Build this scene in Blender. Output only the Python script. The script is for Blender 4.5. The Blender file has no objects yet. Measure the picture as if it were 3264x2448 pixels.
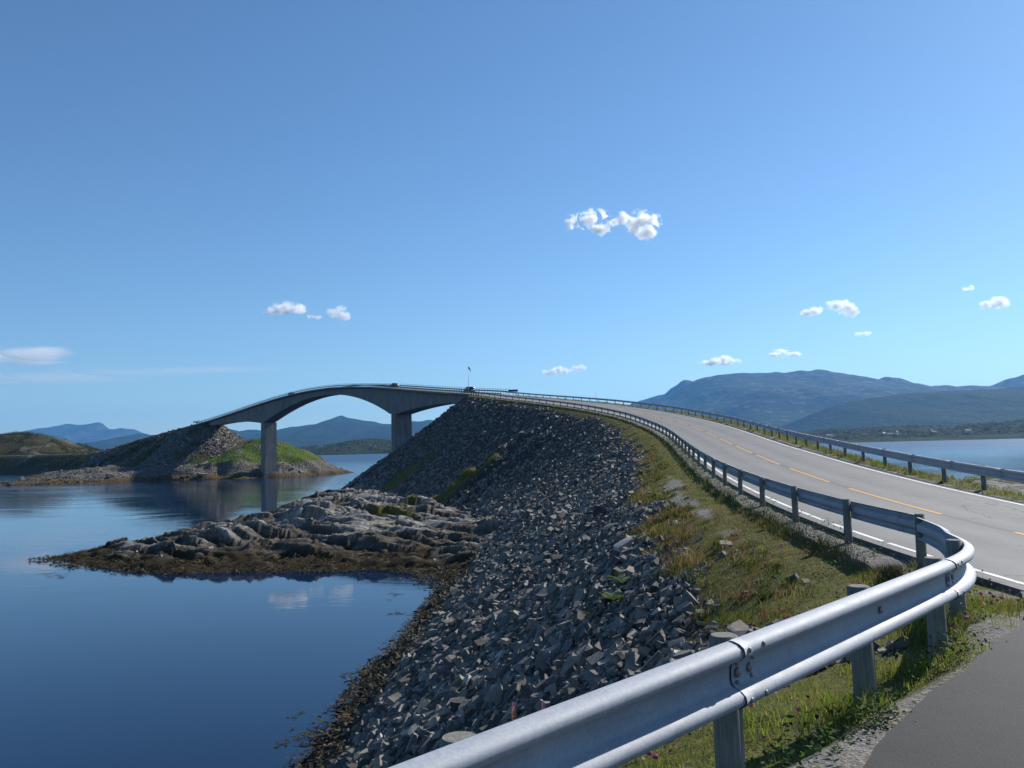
import bpy, bmesh, math, random
import numpy as np
from mathutils import Matrix, Vector

random.seed(7)
rng = np.random.default_rng(11)
scene = bpy.context.scene
col = scene.collection

# ------------------------------------------------------------------ camera
FPX = 2717.0                                   # focal length in pixels of the 3264 px wide photograph
ROLL, PITCH = math.radians(1.4), math.radians(4.15)
fw = Vector((0, math.cos(PITCH), math.sin(PITCH)))
rt0 = Vector((1, 0, 0))
up0 = rt0.cross(fw)
rt = rt0 * math.cos(ROLL) - up0 * math.sin(ROLL)
up = rt0 * math.sin(ROLL) + up0 * math.cos(ROLL)
cam_d = bpy.data.cameras.new('camera')
cam_d.sensor_width = 36
cam_d.lens = 36 * FPX / 3264
cam_d.clip_start = 0.1
cam_d.clip_end = 60000
cam = bpy.data.objects.new('camera', cam_d)
col.objects.link(cam)
cam.matrix_world = Matrix(((rt.x, up.x, -fw.x, 0), (rt.y, up.y, -fw.y, 0), (rt.z, up.z, -fw.z, 0), (0, 0, 0, 1)))
scene.camera = cam

# ------------------------------------------------------------------ world, sun, exposure
SUN_AZ, SUN_EL = math.radians(51), math.radians(33)       # azimuth to the right of +Y
world = bpy.data.worlds.new('World')
scene.world = world
world.use_nodes = True
wn = world.node_tree
bg = wn.nodes['Background']
sky = wn.nodes.new('ShaderNodeTexSky')
sky.sky_type = 'NISHITA'
sky.sun_disc = False
sky.sun_elevation = SUN_EL
sky.sun_rotation = SUN_AZ
sky.air_density = 1.0
sky.dust_density = 0.2
sky.ozone_density = 2.2
sky.altitude = 0
grade = wn.nodes.new('ShaderNodeMix')            # the camera's cool white balance
grade.data_type = 'RGBA'; grade.blend_type = 'MULTIPLY'; grade.inputs[0].default_value = 1.0
grade.inputs[7].default_value = (0.74, 0.965, 1.14, 1)
wn.links.new(sky.outputs[0], grade.inputs[6])
wn.links.new(grade.outputs[2], bg.inputs[0])
bg.inputs[1].default_value = 0.078
sun_d = bpy.data.lights.new('sun', 'SUN')
sun_d.energy = 5.0
sun_d.angle = math.radians(0.5)
sun_d.color = (1.0, 0.95, 0.87)
sun = bpy.data.objects.new('sun', sun_d)
col.objects.link(sun)
sdir = Vector((math.cos(SUN_EL) * math.sin(SUN_AZ), math.cos(SUN_EL) * math.cos(SUN_AZ), math.sin(SUN_EL)))
sun.rotation_euler = (-sdir).to_track_quat('-Z', 'Y').to_euler()
vs = scene.view_settings
vs.view_transform = 'Standard'
vs.look = 'None'
vs.exposure = 0.5
vs.gamma = 1.0
vs.use_curve_mapping = False
cy = scene.cycles
cy.use_denoising = True
try:
    cy.denoiser = 'OPENIMAGEDENOISE'
except Exception:
    pass
cy.max_bounces = 6
cy.diffuse_bounces = 2
cy.glossy_bounces = 3
cy.transmission_bounces = 4
cy.volume_bounces = 10
cy.transparent_max_bounces = 12
cy.caustics_reflective = False
cy.caustics_refractive = False
cy.use_adaptive_sampling = True
cy.adaptive_threshold = 0.02

WATER = -11.3                                   # the camera's eye is the origin; the fjord lies 11.3 m below it

#<NUM>
# ------------------------------------------------------------------ numeric helpers (noise, polylines, ground height)
def _h(ix, iy, seed):
    n = (ix.astype(np.int64) * 374761393 + iy.astype(np.int64) * 668265263 + seed * 1442695041) & 0xFFFFFFFF
    n = ((n ^ (n >> 13)) * 1274126177) & 0xFFFFFFFF
    n = n ^ (n >> 16)
    return (n & 0xFFFF) / 65535.0

def vnoise(x, y, seed=0):
    x = np.asarray(x, float); y = np.asarray(y, float)
    ix = np.floor(x); iy = np.floor(y)
    fx = x - ix; fy = y - iy
    fx = fx * fx * fx * (fx * (fx * 6 - 15) + 10); fy = fy * fy * fy * (fy * (fy * 6 - 15) + 10)
    a = _h(ix, iy, seed); b = _h(ix + 1, iy, seed); c = _h(ix, iy + 1, seed); d = _h(ix + 1, iy + 1, seed)
    return ((a * (1 - fx) + b * fx) * (1 - fy) + (c * (1 - fx) + d * fx) * fy) * 2 - 1

def fbm(x, y, seed=0, octv=4, gain=0.5):
    s = 0; a = 1; t = 0; f = 1.0
    for o in range(octv):
        ang = 0.6 * o
        xr = x * math.cos(ang) - y * math.sin(ang); yr = x * math.sin(ang) + y * math.cos(ang)
        s = s + a * vnoise(xr * f + 17.3 * o, yr * f - 9.1 * o, seed + o); t += a; a *= gain; f *= 2.03
    return s / t

def ridged(x, y, seed=0, octv=4):
    s = 0; a = 1; t = 0; f = 1.0
    for o in range(octv):
        s = s + a * (1 - np.abs(vnoise(x * f + 5.7 * o, y * f + 3.3 * o, seed + o))); t += a; a *= 0.5; f *= 2.1
    return s / t

def worley(x, y, seed=0):
    """F1 and F2 - F1 of a jittered cell pattern, and a random value per cell"""
    ix = np.floor(x); iy = np.floor(y)
    f1 = np.full(x.shape, 9.0); f2 = np.full(x.shape, 9.0); cid = np.zeros(x.shape)
    for dx in (-1, 0, 1):
        for dy in (-1, 0, 1):
            cx = ix + dx; cy_ = iy + dy
            px = cx + _h(cx, cy_, seed); py = cy_ + _h(cx, cy_, seed + 1)
            d = np.hypot(px - x, py - y)
            nearer = d < f1
            f2 = np.where(nearer, f1, np.minimum(f2, d)); cid = np.where(nearer, _h(cx, cy_, seed + 2), cid); f1 = np.where(nearer, d, f1)
    return f1, f2 - f1, cid

def facets(x, y, seed, tilt):
    """broken rock: every cell is its own tilted plane; returns height and distance to the nearest crack"""
    ix = np.floor(x); iy = np.floor(y)
    f1 = np.full(x.shape, 9.0); f2 = np.full(x.shape, 9.0); hh = np.zeros(x.shape)
    for dx in (-1, 0, 1):
        for dy in (-1, 0, 1):
            cx = ix + dx; cy_ = iy + dy
            px = cx + _h(cx, cy_, seed); py = cy_ + _h(cx, cy_, seed + 1)
            d = np.hypot(px - x, py - y)
            pl = (_h(cx, cy_, seed + 2) - .5) + tilt * ((x - px) * (_h(cx, cy_, seed + 3) - .5) * 2 + (y - py) * ((_h(cx, cy_, seed + 4) - .5) * 2 - .35))
            nearer = d < f1
            f2 = np.where(nearer, f1, np.minimum(f2, d)); hh = np.where(nearer, pl, hh); f1 = np.where(nearer, d, f1)
    return hh, f2 - f1

def sstep(a, b, x):
    t = np.clip((x - a) / (b - a), 0, 1)
    return t * t * (3 - 2 * t)

def spline(tab, step):
    """Catmull-Rom through the rows of tab, resampled about every step metres (first two columns are x, y)."""
    P = np.asarray(tab, float)
    P = np.vstack([2 * P[0] - P[1], P, 2 * P[-1] - P[-2]])
    out = []
    for i in range(1, len(P) - 2):
        p0, p1, p2, p3 = P[i - 1:i + 3]
        n = max(2, int(np.hypot(*(p2 - p1)[:2]) / step + 0.5))
        for t in np.arange(n) / n:
            out.append(0.5 * (2 * p1 + (p2 - p0) * t + (2 * p0 - 5 * p1 + 4 * p2 - p3) * t * t + (3 * p1 - p0 - 3 * p2 + p3) * t ** 3))
    out.append(P[-2])
    return np.array(out)

# left guardrail line of the road: s, x, y, z, heading to the left (deg), cross fall
ROAD = [[-16, 6.5, 1.14, -1.94, 2.66, -0.046], [-8, 6.36, 9.14, -2.02, -0.55, -0.032], [0, 6.63, 17.13, -1.99, -3.32, -0.017],
        [8, 7.26, 25.11, -1.84, -5.52, -0.003], [16, 8.14, 33.06, -1.63, -7.01, 0.012], [24, 9.18, 40.99, -1.37, -7.83, 0.026],
        [32, 10.3, 48.91, -1.07, -8.23, 0.039], [40, 11.45, 56.83, -0.74, -8.24, 0.047], [48, 12.57, 64.75, -0.36, -7.82, 0.056],
        [56, 13.6, 72.68, 0.09, -6.94, 0.065], [64, 14.48, 80.64, 0.59, -5.66, 0.073], [72, 15.19, 88.6, 1.11, -4.43, 0.082],
        [80, 15.73, 96.59, 1.64, -3.32, 0.088], [88, 16.1, 104.58, 2.21, -1.88, 0.088], [96, 16.21, 112.58, 2.86, 0.34, 0.086],
        [104, 15.97, 120.57, 3.57, 3.25, 0.085], [112, 15.31, 128.54, 4.3, 6.13, 0.083], [120, 14.27, 136.47, 5.05, 8.87, 0.081],
        [128, 12.85, 144.35, 5.82, 11.48, 0.079], [136, 11.09, 152.15, 6.6, 13.9, 0.078], [144, 9.03, 159.88, 7.38, 16.0, 0.073],
        [152, 6.7, 167.53, 8.17, 17.78, 0.066], [160, 4.16, 175.12, 8.96, 19.24, 0.059], [168, 1.45, 182.65, 9.75, 20.19, 0.052],
        [176, -1.34, 190.14, 10.54, 20.3, 0.044], [184, -4.05, 197.68, 11.36, 19.9, 0.037], [192, -6.8, 205.18, 12.18, 19.8, 0.03],
        [200, -9.52, 212.71, 12.98, 20.4, 0.026], [208, -12.36, 220.19, 13.72, 21.29, 0.022], [224, -18.38, 235.01, 15.12, 23.08, 0.02],
        [240, -24.87, 249.63, 16.57, 24.87, 0.02], [256, -31.81, 264.05, 18.11, 26.65, 0.02], [272, -39.2, 278.24, 19.69, 28.44, 0.02],
        [288, -47.02, 292.2, 21.2, 30.23, 0.02], [304, -55.28, 305.9, 22.53, 32.02, 0.02], [320, -63.96, 319.34, 23.56, 33.8, 0.02],
        [336, -73.05, 332.5, 24.16, 35.59, 0.02], [352, -82.55, 345.38, 24.27, 37.38, 0.02], [368, -92.45, 357.95, 23.85, 39.17, 0.02],
        [384, -102.74, 370.2, 22.92, 40.96, 0.02], [400, -113.4, 382.13, 21.56, 42.74, 0.02], [416, -124.43, 393.72, 19.86, 44.53, 0.02],
        [432, -135.81, 404.96, 17.98, 46.32, 0.02], [448, -147.54, 415.84, 16.06, 48.11, 0.02], [464, -159.61, 426.35, 14.23, 49.89, 0.02],
        [480, -172.0, 436.48, 12.52, 51.68, 0.02], [496, -184.69, 446.21, 10.7, 53.47, 0.02], [512, -197.69, 455.55, 8.7, 54.0, 0.02],
        [528, -210.4, 465.2, 6.4, 51.0, 0.02], [544, -222.6, 475.6, 4.4, 47.0, 0.02], [560, -233.9, 486.9, 2.9, 43.0, 0.02],
        [580, -247.0, 502.0, 2.0, 40.0, 0.02], [620, -272.0, 533.2, 1.7, 39.0, 0.02], [660, -299.0, 562.7, 1.7, 46.0, 0.02],
        [700, -331.0, 586.5, 1.7, 60.0, 0.02], [760, -388.0, 605.0, 1.7, 74.0, 0.02]]
RT = np.array(ROAD)
_cols = [RT[:, i] for i in range(6)]

def _herm(s):
    """smooth station lookup: x, y, z, heading, cross fall at arc length s"""
    s = np.atleast_1d(np.asarray(s, float))
    S = RT[:, 0]
    i = np.clip(np.searchsorted(S, s) - 1, 0, len(S) - 2)
    h = S[i + 1] - S[i]; t = (s - S[i]) / h
    res = []
    th = np.radians(RT[:, 4])
    for c in range(1, 6):
        v = RT[:, c]
        if c == 1: m = -np.sin(th)
        elif c == 2: m = np.cos(th)
        else:
            m = np.gradient(v, S)
        t2 = t * t; t3 = t2 * t
        r = (2 * t3 - 3 * t2 + 1) * v[i] + (t3 - 2 * t2 + t) * h * m[i] + (-2 * t3 + 3 * t2) * v[i + 1] + (t3 - t2) * h * m[i + 1]
        lo = s < S[0]
        if c == 1: r = np.where(lo, v[0] + (s - S[0]) * m[0], r)
        elif c == 2: r = np.where(lo, v[0] + (s - S[0]) * m[0], r)
        else: r = np.where(lo, v[0], r)
        res.append(r)
    return np.stack(res, -1)

def station(s, d, dz=0.0):
    """world point at arc length s, d metres to the right of the left guardrail line"""
    q = _herm(s)
    a = np.radians(q[:, 3])
    nx, ny = np.cos(a), np.sin(a)
    d = np.broadcast_to(np.asarray(d, float), q[:, 0].shape)
    return np.stack([q[:, 0] + nx * d, q[:, 1] + ny * d, q[:, 2] + q[:, 4] * d + dz], -1)

def frame_at(s):
    q = _herm([s])[0]
    a = math.radians(q[3])
    return np.array([-math.sin(a), math.cos(a)]), np.array([math.cos(a), math.sin(a)])

# short leg of the guardrail that bends off along the lay-by (rail face line), near end first
LEG = [(-6.6, -3.65, -1.9), (-3.35, -0.13, -1.86), (-0.146, 3.234, -1.815), (1.187, 4.567, -1.785), (2.477, 5.96, -1.785), (3.67, 7.32, -1.80),
       (4.29, 8.27, -1.84), (4.76, 9.24, -1.89), (5.24, 10.5, -1.95), (5.84, 11.95, -2.02), (6.34, 13.6, -2.06)]
LEG3 = spline(LEG, 0.08)
LEGP = LEG3[:, :2]; LEGZ = LEG3[:, 2]
EMB_END = 203.0                                   # the embankment ends in a cone here and the bridge begins
_ms = np.arange(-2.0, EMB_END + 0.1, 1.0)
_mq = station(_ms, 0.0)
CR = np.vstack([np.c_[LEGP, LEGZ + .02], _mq])          # crest polyline: near leg then road edge
_tg = np.gradient(CR[:, :2], axis=0); _tg /= np.linalg.norm(_tg, axis=1)[:, None]
CRN = np.c_[_tg[:, 1], -_tg[:, 0]]                                     # right-hand normal (land side)
CRS = np.concatenate([np.linspace(-24, -3, len(LEGP)), _ms])
END_A = station([EMB_END], -0.6)[0]; END_B = station([EMB_END], 8.6)[0]
END_T, END_N = frame_at(EMB_END)

SPIT = np.array([(-52.0, 96.0), (-48, 92), (-42, 88), (-38, 85), (-33, 82.7), (-27, 82.5), (-23, 82), (-15, 81.5), (-8.5, 79), (-7.3, 73), (0, 66),
                 (10, 80), (6, 110), (0, 140), (-10, 170), (-25, 200), (-28, 222), (-44, 220), (-50, 209), (-48.6, 183), (-45.5, 157), (-44.5, 137), (-46, 124), (-48, 110), (-50, 102)], float)

def poly_sd(x, y, poly):
    """signed distance to a polygon, positive inside"""
    best = np.full(x.shape, 1e9); inside = np.zeros(x.shape, bool)
    n = len(poly)
    for i in range(n):
        ax, ay = poly[i]; bx, by = poly[(i + 1) % n]
        dx, dy = bx - ax, by - ay
        t = np.clip(((x - ax) * dx + (y - ay) * dy) / (dx * dx + dy * dy), 0, 1)
        best = np.minimum(best, (x - ax - t * dx) ** 2 + (y - ay - t * dy) ** 2)
        c = ((ay > y) != (by > y))
        with np.errstate(divide='ignore', invalid='ignore'):
            xi = (bx - ax) * (y - ay) / (by - ay + 1e-12) + ax
        inside ^= (c & (x < xi))
    d = np.sqrt(best)
    return np.where(inside, d, -d)

def seg_dist(x, y, a, b):
    dx, dy = b[0] - a[0], b[1] - a[1]
    t = np.clip(((x - a[0]) * dx + (y - a[1]) * dy) / (dx * dx + dy * dy), 0, 1)
    return np.hypot(x - a[0] - t * dx, y - a[1] - t * dy), t

LB3 = spline([(-5.3, -5.3, -1.70), (-1.25, 0.6, -1.70), (1.05, 3.6, -1.70), (1.74, 4.53, -1.70), (2.23, 5.19, -1.70), (2.72, 5.81, -1.70), (3.17, 6.28, -1.70), (3.75, 6.95, -1.71), (4.15, 7.42, -1.73), (4.6, 8.0, -1.76), (5.1, 8.7, -1.81), (5.65, 9.6, -1.9), (6.4, 11.0, -2.0)], 0.18)
LB = LB3[:, :2].copy(); LBZ = LB3[:, 2]
LB[:, 0] += 0.018 * vnoise(np.arange(len(LB)) * 0.8, np.arange(len(LB)) * 0.0, 3) + 0.03 * vnoise(np.arange(len(LB)) * 0.23, np.arange(len(LB)) * 0.0, 4)
LB_POLY = np.vstack([LB, [[30, 14], [30, -30], [-6, -30]]])

def ground(x, y):
    """height and surface kinds of the near land: embankment, verge, lay-by, rock spit, right headland"""
    x = np.asarray(x, float); y = np.asarray(y, float)
    shp = x.shape; x = x.ravel(); y = y.ravel()
    N = len(x)
    idx = np.empty(N, int); dist = np.empty(N)
    for a in range(0, N, 20000):
        dd = (x[a:a + 20000, None] - CR[None, :, 0]) ** 2 + (y[a:a + 20000, None] - CR[None, :, 1]) ** 2
        k = dd.argmin(1); idx[a:a + 20000] = k; dist[a:a + 20000] = np.sqrt(dd[np.arange(len(k)), k])
    side = (x - CR[idx, 0]) * CRN[idx, 0] + (y - CR[idx, 1]) * CRN[idx, 1]
    s = CRS[idx]; zc = CR[idx, 2] - 0.07
    land = side > 0
    ds = np.where(land, side, -dist)                      # signed offset to the right of the crest
    # station coordinates of the road for the land side
    rq = _herm(np.maximum(s, -16)); sup = rq[:, 4]
    beyond = ((x - END_A[0]) * END_T[0] + (y - END_A[1]) * END_T[1]) > 0
    # lateral measure to the right edge of the road bench
    mq_d = np.empty(N)
    bx = station(np.arange(-60, EMB_END + 0.1, 2.0), 0.0); bh = np.radians(_herm(np.arange(-60, EMB_END + 0.1, 2.0))[:, 3])
    bs = np.arange(-60, EMB_END + 0.1, 2.0)
    for a in range(0, N, 20000):
        dd = (x[a:a + 20000, None] - bx[None, :, 0] - 4 * np.cos(bh)[None]) ** 2 + (y[a:a + 20000, None] - bx[None, :, 1] - 4 * np.sin(bh)[None]) ** 2
        k = dd.argmin(1)
        mq_d[a:a + 20000] = (x[a:a + 20000] - bx[k, 0]) * np.cos(bh[k]) + (y[a:a + 20000] - bx[k, 1]) * np.sin(bh[k])
        if a == 0: ks = np.empty(N, int)
        ks[a:a + 20000] = k
    rs = bs[ks]; zr = bx[ks, 2]; supr = _herm(rs)[:, 4]
    # ---- left slope
    k_sl = np.interp(s, [-24, 10, 22, 60, 150, 200], [1.42, 1.44, 1.56, 1.66, 1.5, 1.4])
    vw = np.interp(s, [-24, -10, -4, 6, 30, 80, 160, 203], [1.5, 1.5, 2.2, 2.4, 2.2, 2.0, 1.6, 1.2])
    d = np.maximum(dist, 0)
    t = (d - vw) / 0.7
    soft = 0.7 * np.where(t > 20, t, np.log1p(np.exp(np.minimum(t, 20))))
    z_left = zc - 0.05 * d - soft / k_sl
    # ---- end cone
    de, te = seg_dist(x, y, END_A, END_B)
    z_end = END_A[2] - 0.9 + te * 0.2 - np.maximum(de - 0.6, 0) / 1.4
    # ---- road bench, right verge, right slope
    dr = mq_d - 8.5
    z_bench = zr + supr * np.clip(mq_d, -1, 8.2) - 0.1
    soft2 = 0.8 * np.log1p(np.exp(np.clip((dr - 0.9) / 0.8, -30, 30)))
    z_right = z_bench - np.maximum(dr, 0) * 0.06 - np.where(dr > 20, dr - 0.9, soft2) / 1.6
    flat = sstep(-1.0, -5.0, rs) * 1.0
    lay = np.where((rs < 0) & (mq_d < 0.4), -2.06 + 0.0 * x, z_bench)
    ly = np.clip((y - 8.0) / 4.5, 0, 1) ** 1.3
    z_lay = -1.79 - .29 * ly
    lw_ = np.clip((0.3 - mq_d) / 2.0, 0, 1)
    z_land = np.where(mq_d > 7.8, z_right, np.where((mq_d < 0.3) & (rs < 1), lw_ * z_lay + (1 - lw_) * (zr - .1), z_bench))
    z = np.where(land, z_land, z_left)
    z = np.where(beyond, z_end, z)
    # right-hand headland
    q = x - 0.485 * y
    hl = sstep(-1.5, 3.0, q) * sstep(100, 78, y + 0.15 * x) * sstep(6, 16, y)
    z_head = -3.0 - 0.012 * np.maximum(y - 30, 0) + 0.45 * fbm(x * 0.12, y * 0.12, 31) + 0.5 * np.maximum(ridged(x * .2, y * .2, 77, 3) - 0.62, 0) * 3
    z_head = z_head + 1.3 * np.exp(-(((x - 44) / 3.2) ** 2 + ((y - 78) / 3.0) ** 2))
    z = np.where(land & ~beyond & (dr > 0.5), np.maximum(z, z_head * hl + (1 - hl) * -20), z)
    # ---- rock spit
    sdp = poly_sd(x, y, SPIT)
    u_ = 0.86 * x - 0.50 * y; v_ = 0.50 * x + 0.86 * y
    warp = 1.6 * fbm(x * .11, y * .11, 3)
    strata = ridged(u_ * 0.10 + warp * .3, v_ * 0.34 + warp, 5, 4)
    rock = (strata - 0.55) * 1.2 + 0.7 * fbm(x * 0.13, y * 0.13, 9, 2)
    dd_ = sdp + 1.6 * fbm(x * 0.15, y * .15, 21, 4) + 0.7 * fbm(x * 0.6, y * .6, 22, 3)
    h_sp = np.where(dd_ > 0, 0.6 * (1 - np.exp(-np.maximum(dd_, 0) / 2.2)) + 0.085 * np.minimum(np.maximum(dd_, 0), 24), dd_ * 0.35)
    amp = sstep(-1.0, 6.0, dd_) * 0.75 + 0.12
    h_sp = h_sp + rock * amp
    dome = .62 * (2.3 * np.exp(-(((x + 25.5) / 4.2) ** 2 + ((y - 113) / 3.6) ** 2) ** 1.4) + 1.3 * np.exp(-(((x + 19) / 4.0) ** 2 + ((y - 104) / 3.0) ** 2) ** 1.4) \
        + 1.5 * np.exp(-(((x + 31) / 3.0) ** 2 + ((y - 99) / 3.5) ** 2) ** 1.5) + 1.1 * np.exp(-(((x + 12) / 5.0) ** 2 + ((y - 92) / 3.0) ** 2) ** 1.3))
    h_sp = h_sp + dome
    wu = u_ + 0.8 * fbm(x * .3, y * .3, 14, 3); wv = v_ + 0.6 * fbm(x * .3, y * .3, 15, 3)
    p1, e1 = facets(wu / 10.0, wv / 2.5, 101, 1.1)
    p2, e2 = facets(wu / 5.0 + 4.0, wv / 1.05, 201, 1.2)
    p3, e3 = facets(wu / 2.2, wv / .55, 401, 1.1)
    inl = sstep(-0.8, 6.0, dd_)
    fine = sstep(130, 100, y)
    h_sp = h_sp + inl * (0.85 * p1 + .38 * p2 + .17 * p3 * fine - .28 * sstep(.10, .0, e1) - .14 * sstep(.12, .0, e2))
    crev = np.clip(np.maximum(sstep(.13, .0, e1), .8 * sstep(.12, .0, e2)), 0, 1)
    z_spit = WATER + h_sp
    # ---- grassy natural ridge sticking out of the stone slope
    wr = 1.7 * fbm(x * .22, y * .22, 33, 4)
    dk, tk = seg_dist(x + wr, y - wr, (-19, 136.5), (1, 151))
    ridge = (0.8 + 2.6 * np.sin(np.pi * np.clip(tk * 0.8 + 0.15, 0, 1))) * np.exp(-(dk / 2.9) ** 2) * (.75 + .5 * fbm(x * .35, y * .35, 34, 3))
    dk2, tk2 = seg_dist(x, y, (-10, 134), (4, 141))
    ridge = ridge + 1.1 * np.exp(-(dk2 / 2.0) ** 2)
    z_emb = z + np.where(~land | beyond, 0.16 * fbm(x * 0.5, y * .5, 41, 3) * sstep(2.5, 5, d), 0) + np.where(~land | beyond, ridge, 0)
    zz = np.where(~land | beyond | (x < 0), np.maximum(z_emb, z_spit), z_emb)
    spit_w = np.where((~land | beyond) & (z_spit > z_emb - 0.05) & (sdp > -6), 1.0, 0.0)
    zz = np.maximum(zz, WATER - 5)
    # ---- small relief of verges
    off_road = (mq_d < -0.2) | (mq_d > 7.2)
    zz = zz + np.where(off_road & (rs > -60), 0.035 * fbm(x * 1.7, y * 1.7, 51, 3), 0)
    # ---- masks
    nz = fbm(x * 0.35, y * 0.35, 61, 4)
    gv = np.interp(s, [-24, -8, -3, 4, 14, 40, 80, 140, 203], [1.5, 1.6, 3.2, 3.1, 3.0, 3.0, 2.8, 2.2, 1.6])
    grass = np.where(land, 1.0, sstep(0.7, -0.7, (d - gv) / 0.9 + 1.7 * nz + 0.8 * fbm(x * 1.3, y * 1.3, 62, 3)))
    grass = np.where(beyond, 0.0, grass)
    grass = np.maximum(grass, np.where(~land, sstep(0.35, 0.85, ridge / 3.2 + 0.12 * nz), 0))
    gp = np.exp(-(((x + 23.5) / 6.5) ** 2 + ((y - 183) / 6) ** 2)) + 0.9 * np.exp(-(((x + 30) / 5) ** 2 + ((y - 121) / 3.5) ** 2)) + 0.9 * np.exp(-(((x + 17) / 5) ** 2 + ((y - 116) / 3) ** 2)) \
        + 0.7 * np.exp(-(((x + 33) / 6) ** 2 + ((y - 150) / 8) ** 2)) + 0.8 * np.exp(-(((x + 20) / 3) ** 2 + ((y - 127) / 3) ** 2))
    grass = np.maximum(grass, sstep(0.42, 0.7, gp + 0.35 * nz) * (zz > WATER + 1.0))
    rockm = spit_w * (1 - grass)
    rockm = np.maximum(rockm, np.where(land & (dr > 1.5), sstep(0.60, 0.70, ridged(x * .2, y * .2, 77, 3)) * hl, 0))
    grass = grass * (1 - np.where(land & (dr > 1.5), rockm, 0))
    path = np.where(~land, np.exp(-((d - 1.75) / 0.55) ** 2) * sstep(-3, 2, s) * sstep(34, 24, s), 0)
    gravel = sstep(0.46, 0.62, path * (0.53 + 0.85 * fbm(x * 0.55, y * .38, 71, 3)))
    edge = np.where(land & (mq_d < 0.5) & (rs < 3), 1.0, 0.0)
    dlb = -poly_sd(x, y, LB_POLY)
    gravel = np.maximum(gravel, edge * sstep(-0.1, 0.35, 0.9 * fbm(x * 1.1, y * 1.1, 73, 4) + np.clip((0.62 - dlb) * 1.0, -1.2, 0.5)))
    gravel = np.maximum(gravel, np.where(~land & (s > -4) & (d < .35) , 0.8, 0))
    gravel = np.maximum(gravel, np.where((mq_d > -0.5) & (mq_d < 7.3) & ~beyond & (rs > -3), 1.0, 0))
    dark = sstep(WATER + 3.0, WATER + 1.5, zz + 1.8 * fbm(x * .16, y * .3, 83, 4)) * spit_w
    weed = sstep(WATER + 1.5, WATER + 0.5, zz + 0.9 * fbm(x * .4, y * .4, 81, 3) - .3 * crev * spit_w) * np.where(~land | beyond, 1, 0)
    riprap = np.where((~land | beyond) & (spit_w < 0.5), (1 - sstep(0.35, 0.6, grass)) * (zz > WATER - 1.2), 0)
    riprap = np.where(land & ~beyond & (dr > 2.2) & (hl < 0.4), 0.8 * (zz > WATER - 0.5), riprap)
    zz = zz - np.where(land & (mq_d < .9) & (dlb < -.12) & (rs < 3), .14, 0)
    o = dict(z=zz, grass=grass, rock=rockm, gravel=gravel, weed=weed, riprap=riprap, d=ds, s=s, land=land & ~beyond, mqd=mq_d, rs=rs, path=path, crev=crev * spit_w, dark=dark)
    return {k: v.reshape(shp) for k, v in o.items()}
#</NUM>

# ------------------------------------------------------------------ object helpers
def link(o, parent=None):
    col.objects.link(o)
    if parent is not None:
        o.parent = parent
    return o

def props(o, label=None, cat=None, group=None, kind=None):
    if label: o['label'] = label
    if cat: o['category'] = cat
    if group: o['group'] = group
    if kind: o['kind'] = kind
    return o

def empty(name, loc=(0, 0, 0), rz=0.0):
    o = bpy.data.objects.new(name, None)
    o.empty_display_size = 0.5
    o.location = loc
    o.rotation_euler = (0, 0, rz)
    col.objects.link(o)
    return o

def mesh_np(name, V, Fs, mat=None, smooth=False, attrs=None):
    """V (n,3); Fs: (m,3) or (m,4) int array"""
    me = bpy.data.meshes.new(name)
    V = np.ascontiguousarray(V, np.float32); Fs = np.ascontiguousarray(Fs, np.int32)
    me.vertices.add(len(V)); me.vertices.foreach_set('co', V.ravel())
    k = Fs.shape[1]
    me.loops.add(Fs.size); me.loops.foreach_set('vertex_index', Fs.ravel())
    me.polygons.add(len(Fs))
    me.polygons.foreach_set('loop_start', np.arange(0, Fs.size, k, dtype=np.int32))
    me.polygons.foreach_set('loop_total', np.full(len(Fs), k, np.int32))
    me.polygons.foreach_set('use_smooth', np.full(len(Fs), smooth, bool))
    if attrs:
        for an, av in attrs.items():
            at = me.attributes.new(an, 'FLOAT_COLOR', 'POINT')
            a4 = np.ones((len(V), 4), np.float32); a4[:, :av.shape[1]] = av
            at.data.foreach_set('color', a4.ravel())
    if mat: me.materials.append(mat)
    me.update(calc_edges=True)
    return me

def obj_np(name, V, Fs, mat=None, smooth=False, attrs=None, parent=None):
    return link(bpy.data.objects.new(name, mesh_np(name, V, Fs, mat, smooth, attrs)), parent)

def grid_faces(nr, nc):
    i = np.arange(nr - 1)[:, None] * nc + np.arange(nc - 1)[None]
    i = i.ravel()
    return np.stack([i, i + 1, i + nc + 1, i + nc], -1)

def from_bm(name, bm, mat=None, smooth=False, parent=None):
    me = bpy.data.meshes.new(name)
    bm.normal_update()
    bm.to_mesh(me); bm.free()
    if mat: me.materials.append(mat)
    if smooth:
        me.polygons.foreach_set('use_smooth', np.full(len(me.polygons), True))
    return link(bpy.data.objects.new(name, me), parent)

def add_box(bm, size, loc=(0, 0, 0), rot=None, bevel=0.0):
    M = Matrix.Translation(loc) @ (rot.to_4x4() if rot else Matrix()) @ Matrix.Diagonal((*size, 1))
    r = bmesh.ops.create_cube(bm, size=1.0, matrix=M)
    if bevel:
        es = list({e for v in r['verts'] for e in v.link_edges})
        bmesh.ops.bevel(bm, geom=es, offset=bevel, segments=2, affect='EDGES')

def add_cyl(bm, r1, r2, depth, M=Matrix(), seg=12):
    bmesh.ops.create_cone(bm, cap_ends=True, segments=seg, radius1=r1, radius2=r2, depth=depth, matrix=M)

# ------------------------------------------------------------------ materials
def new_mat(name, rough=0.8, spec=0.3):
    m = bpy.data.materials.new(name)
    m.use_nodes = True
    nt = m.node_tree
    b = nt.nodes['Principled BSDF']
    b.inputs['Roughness'].default_value = rough
    b.inputs['Specular IOR Level'].default_value = spec
    return m, nt, b

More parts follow.
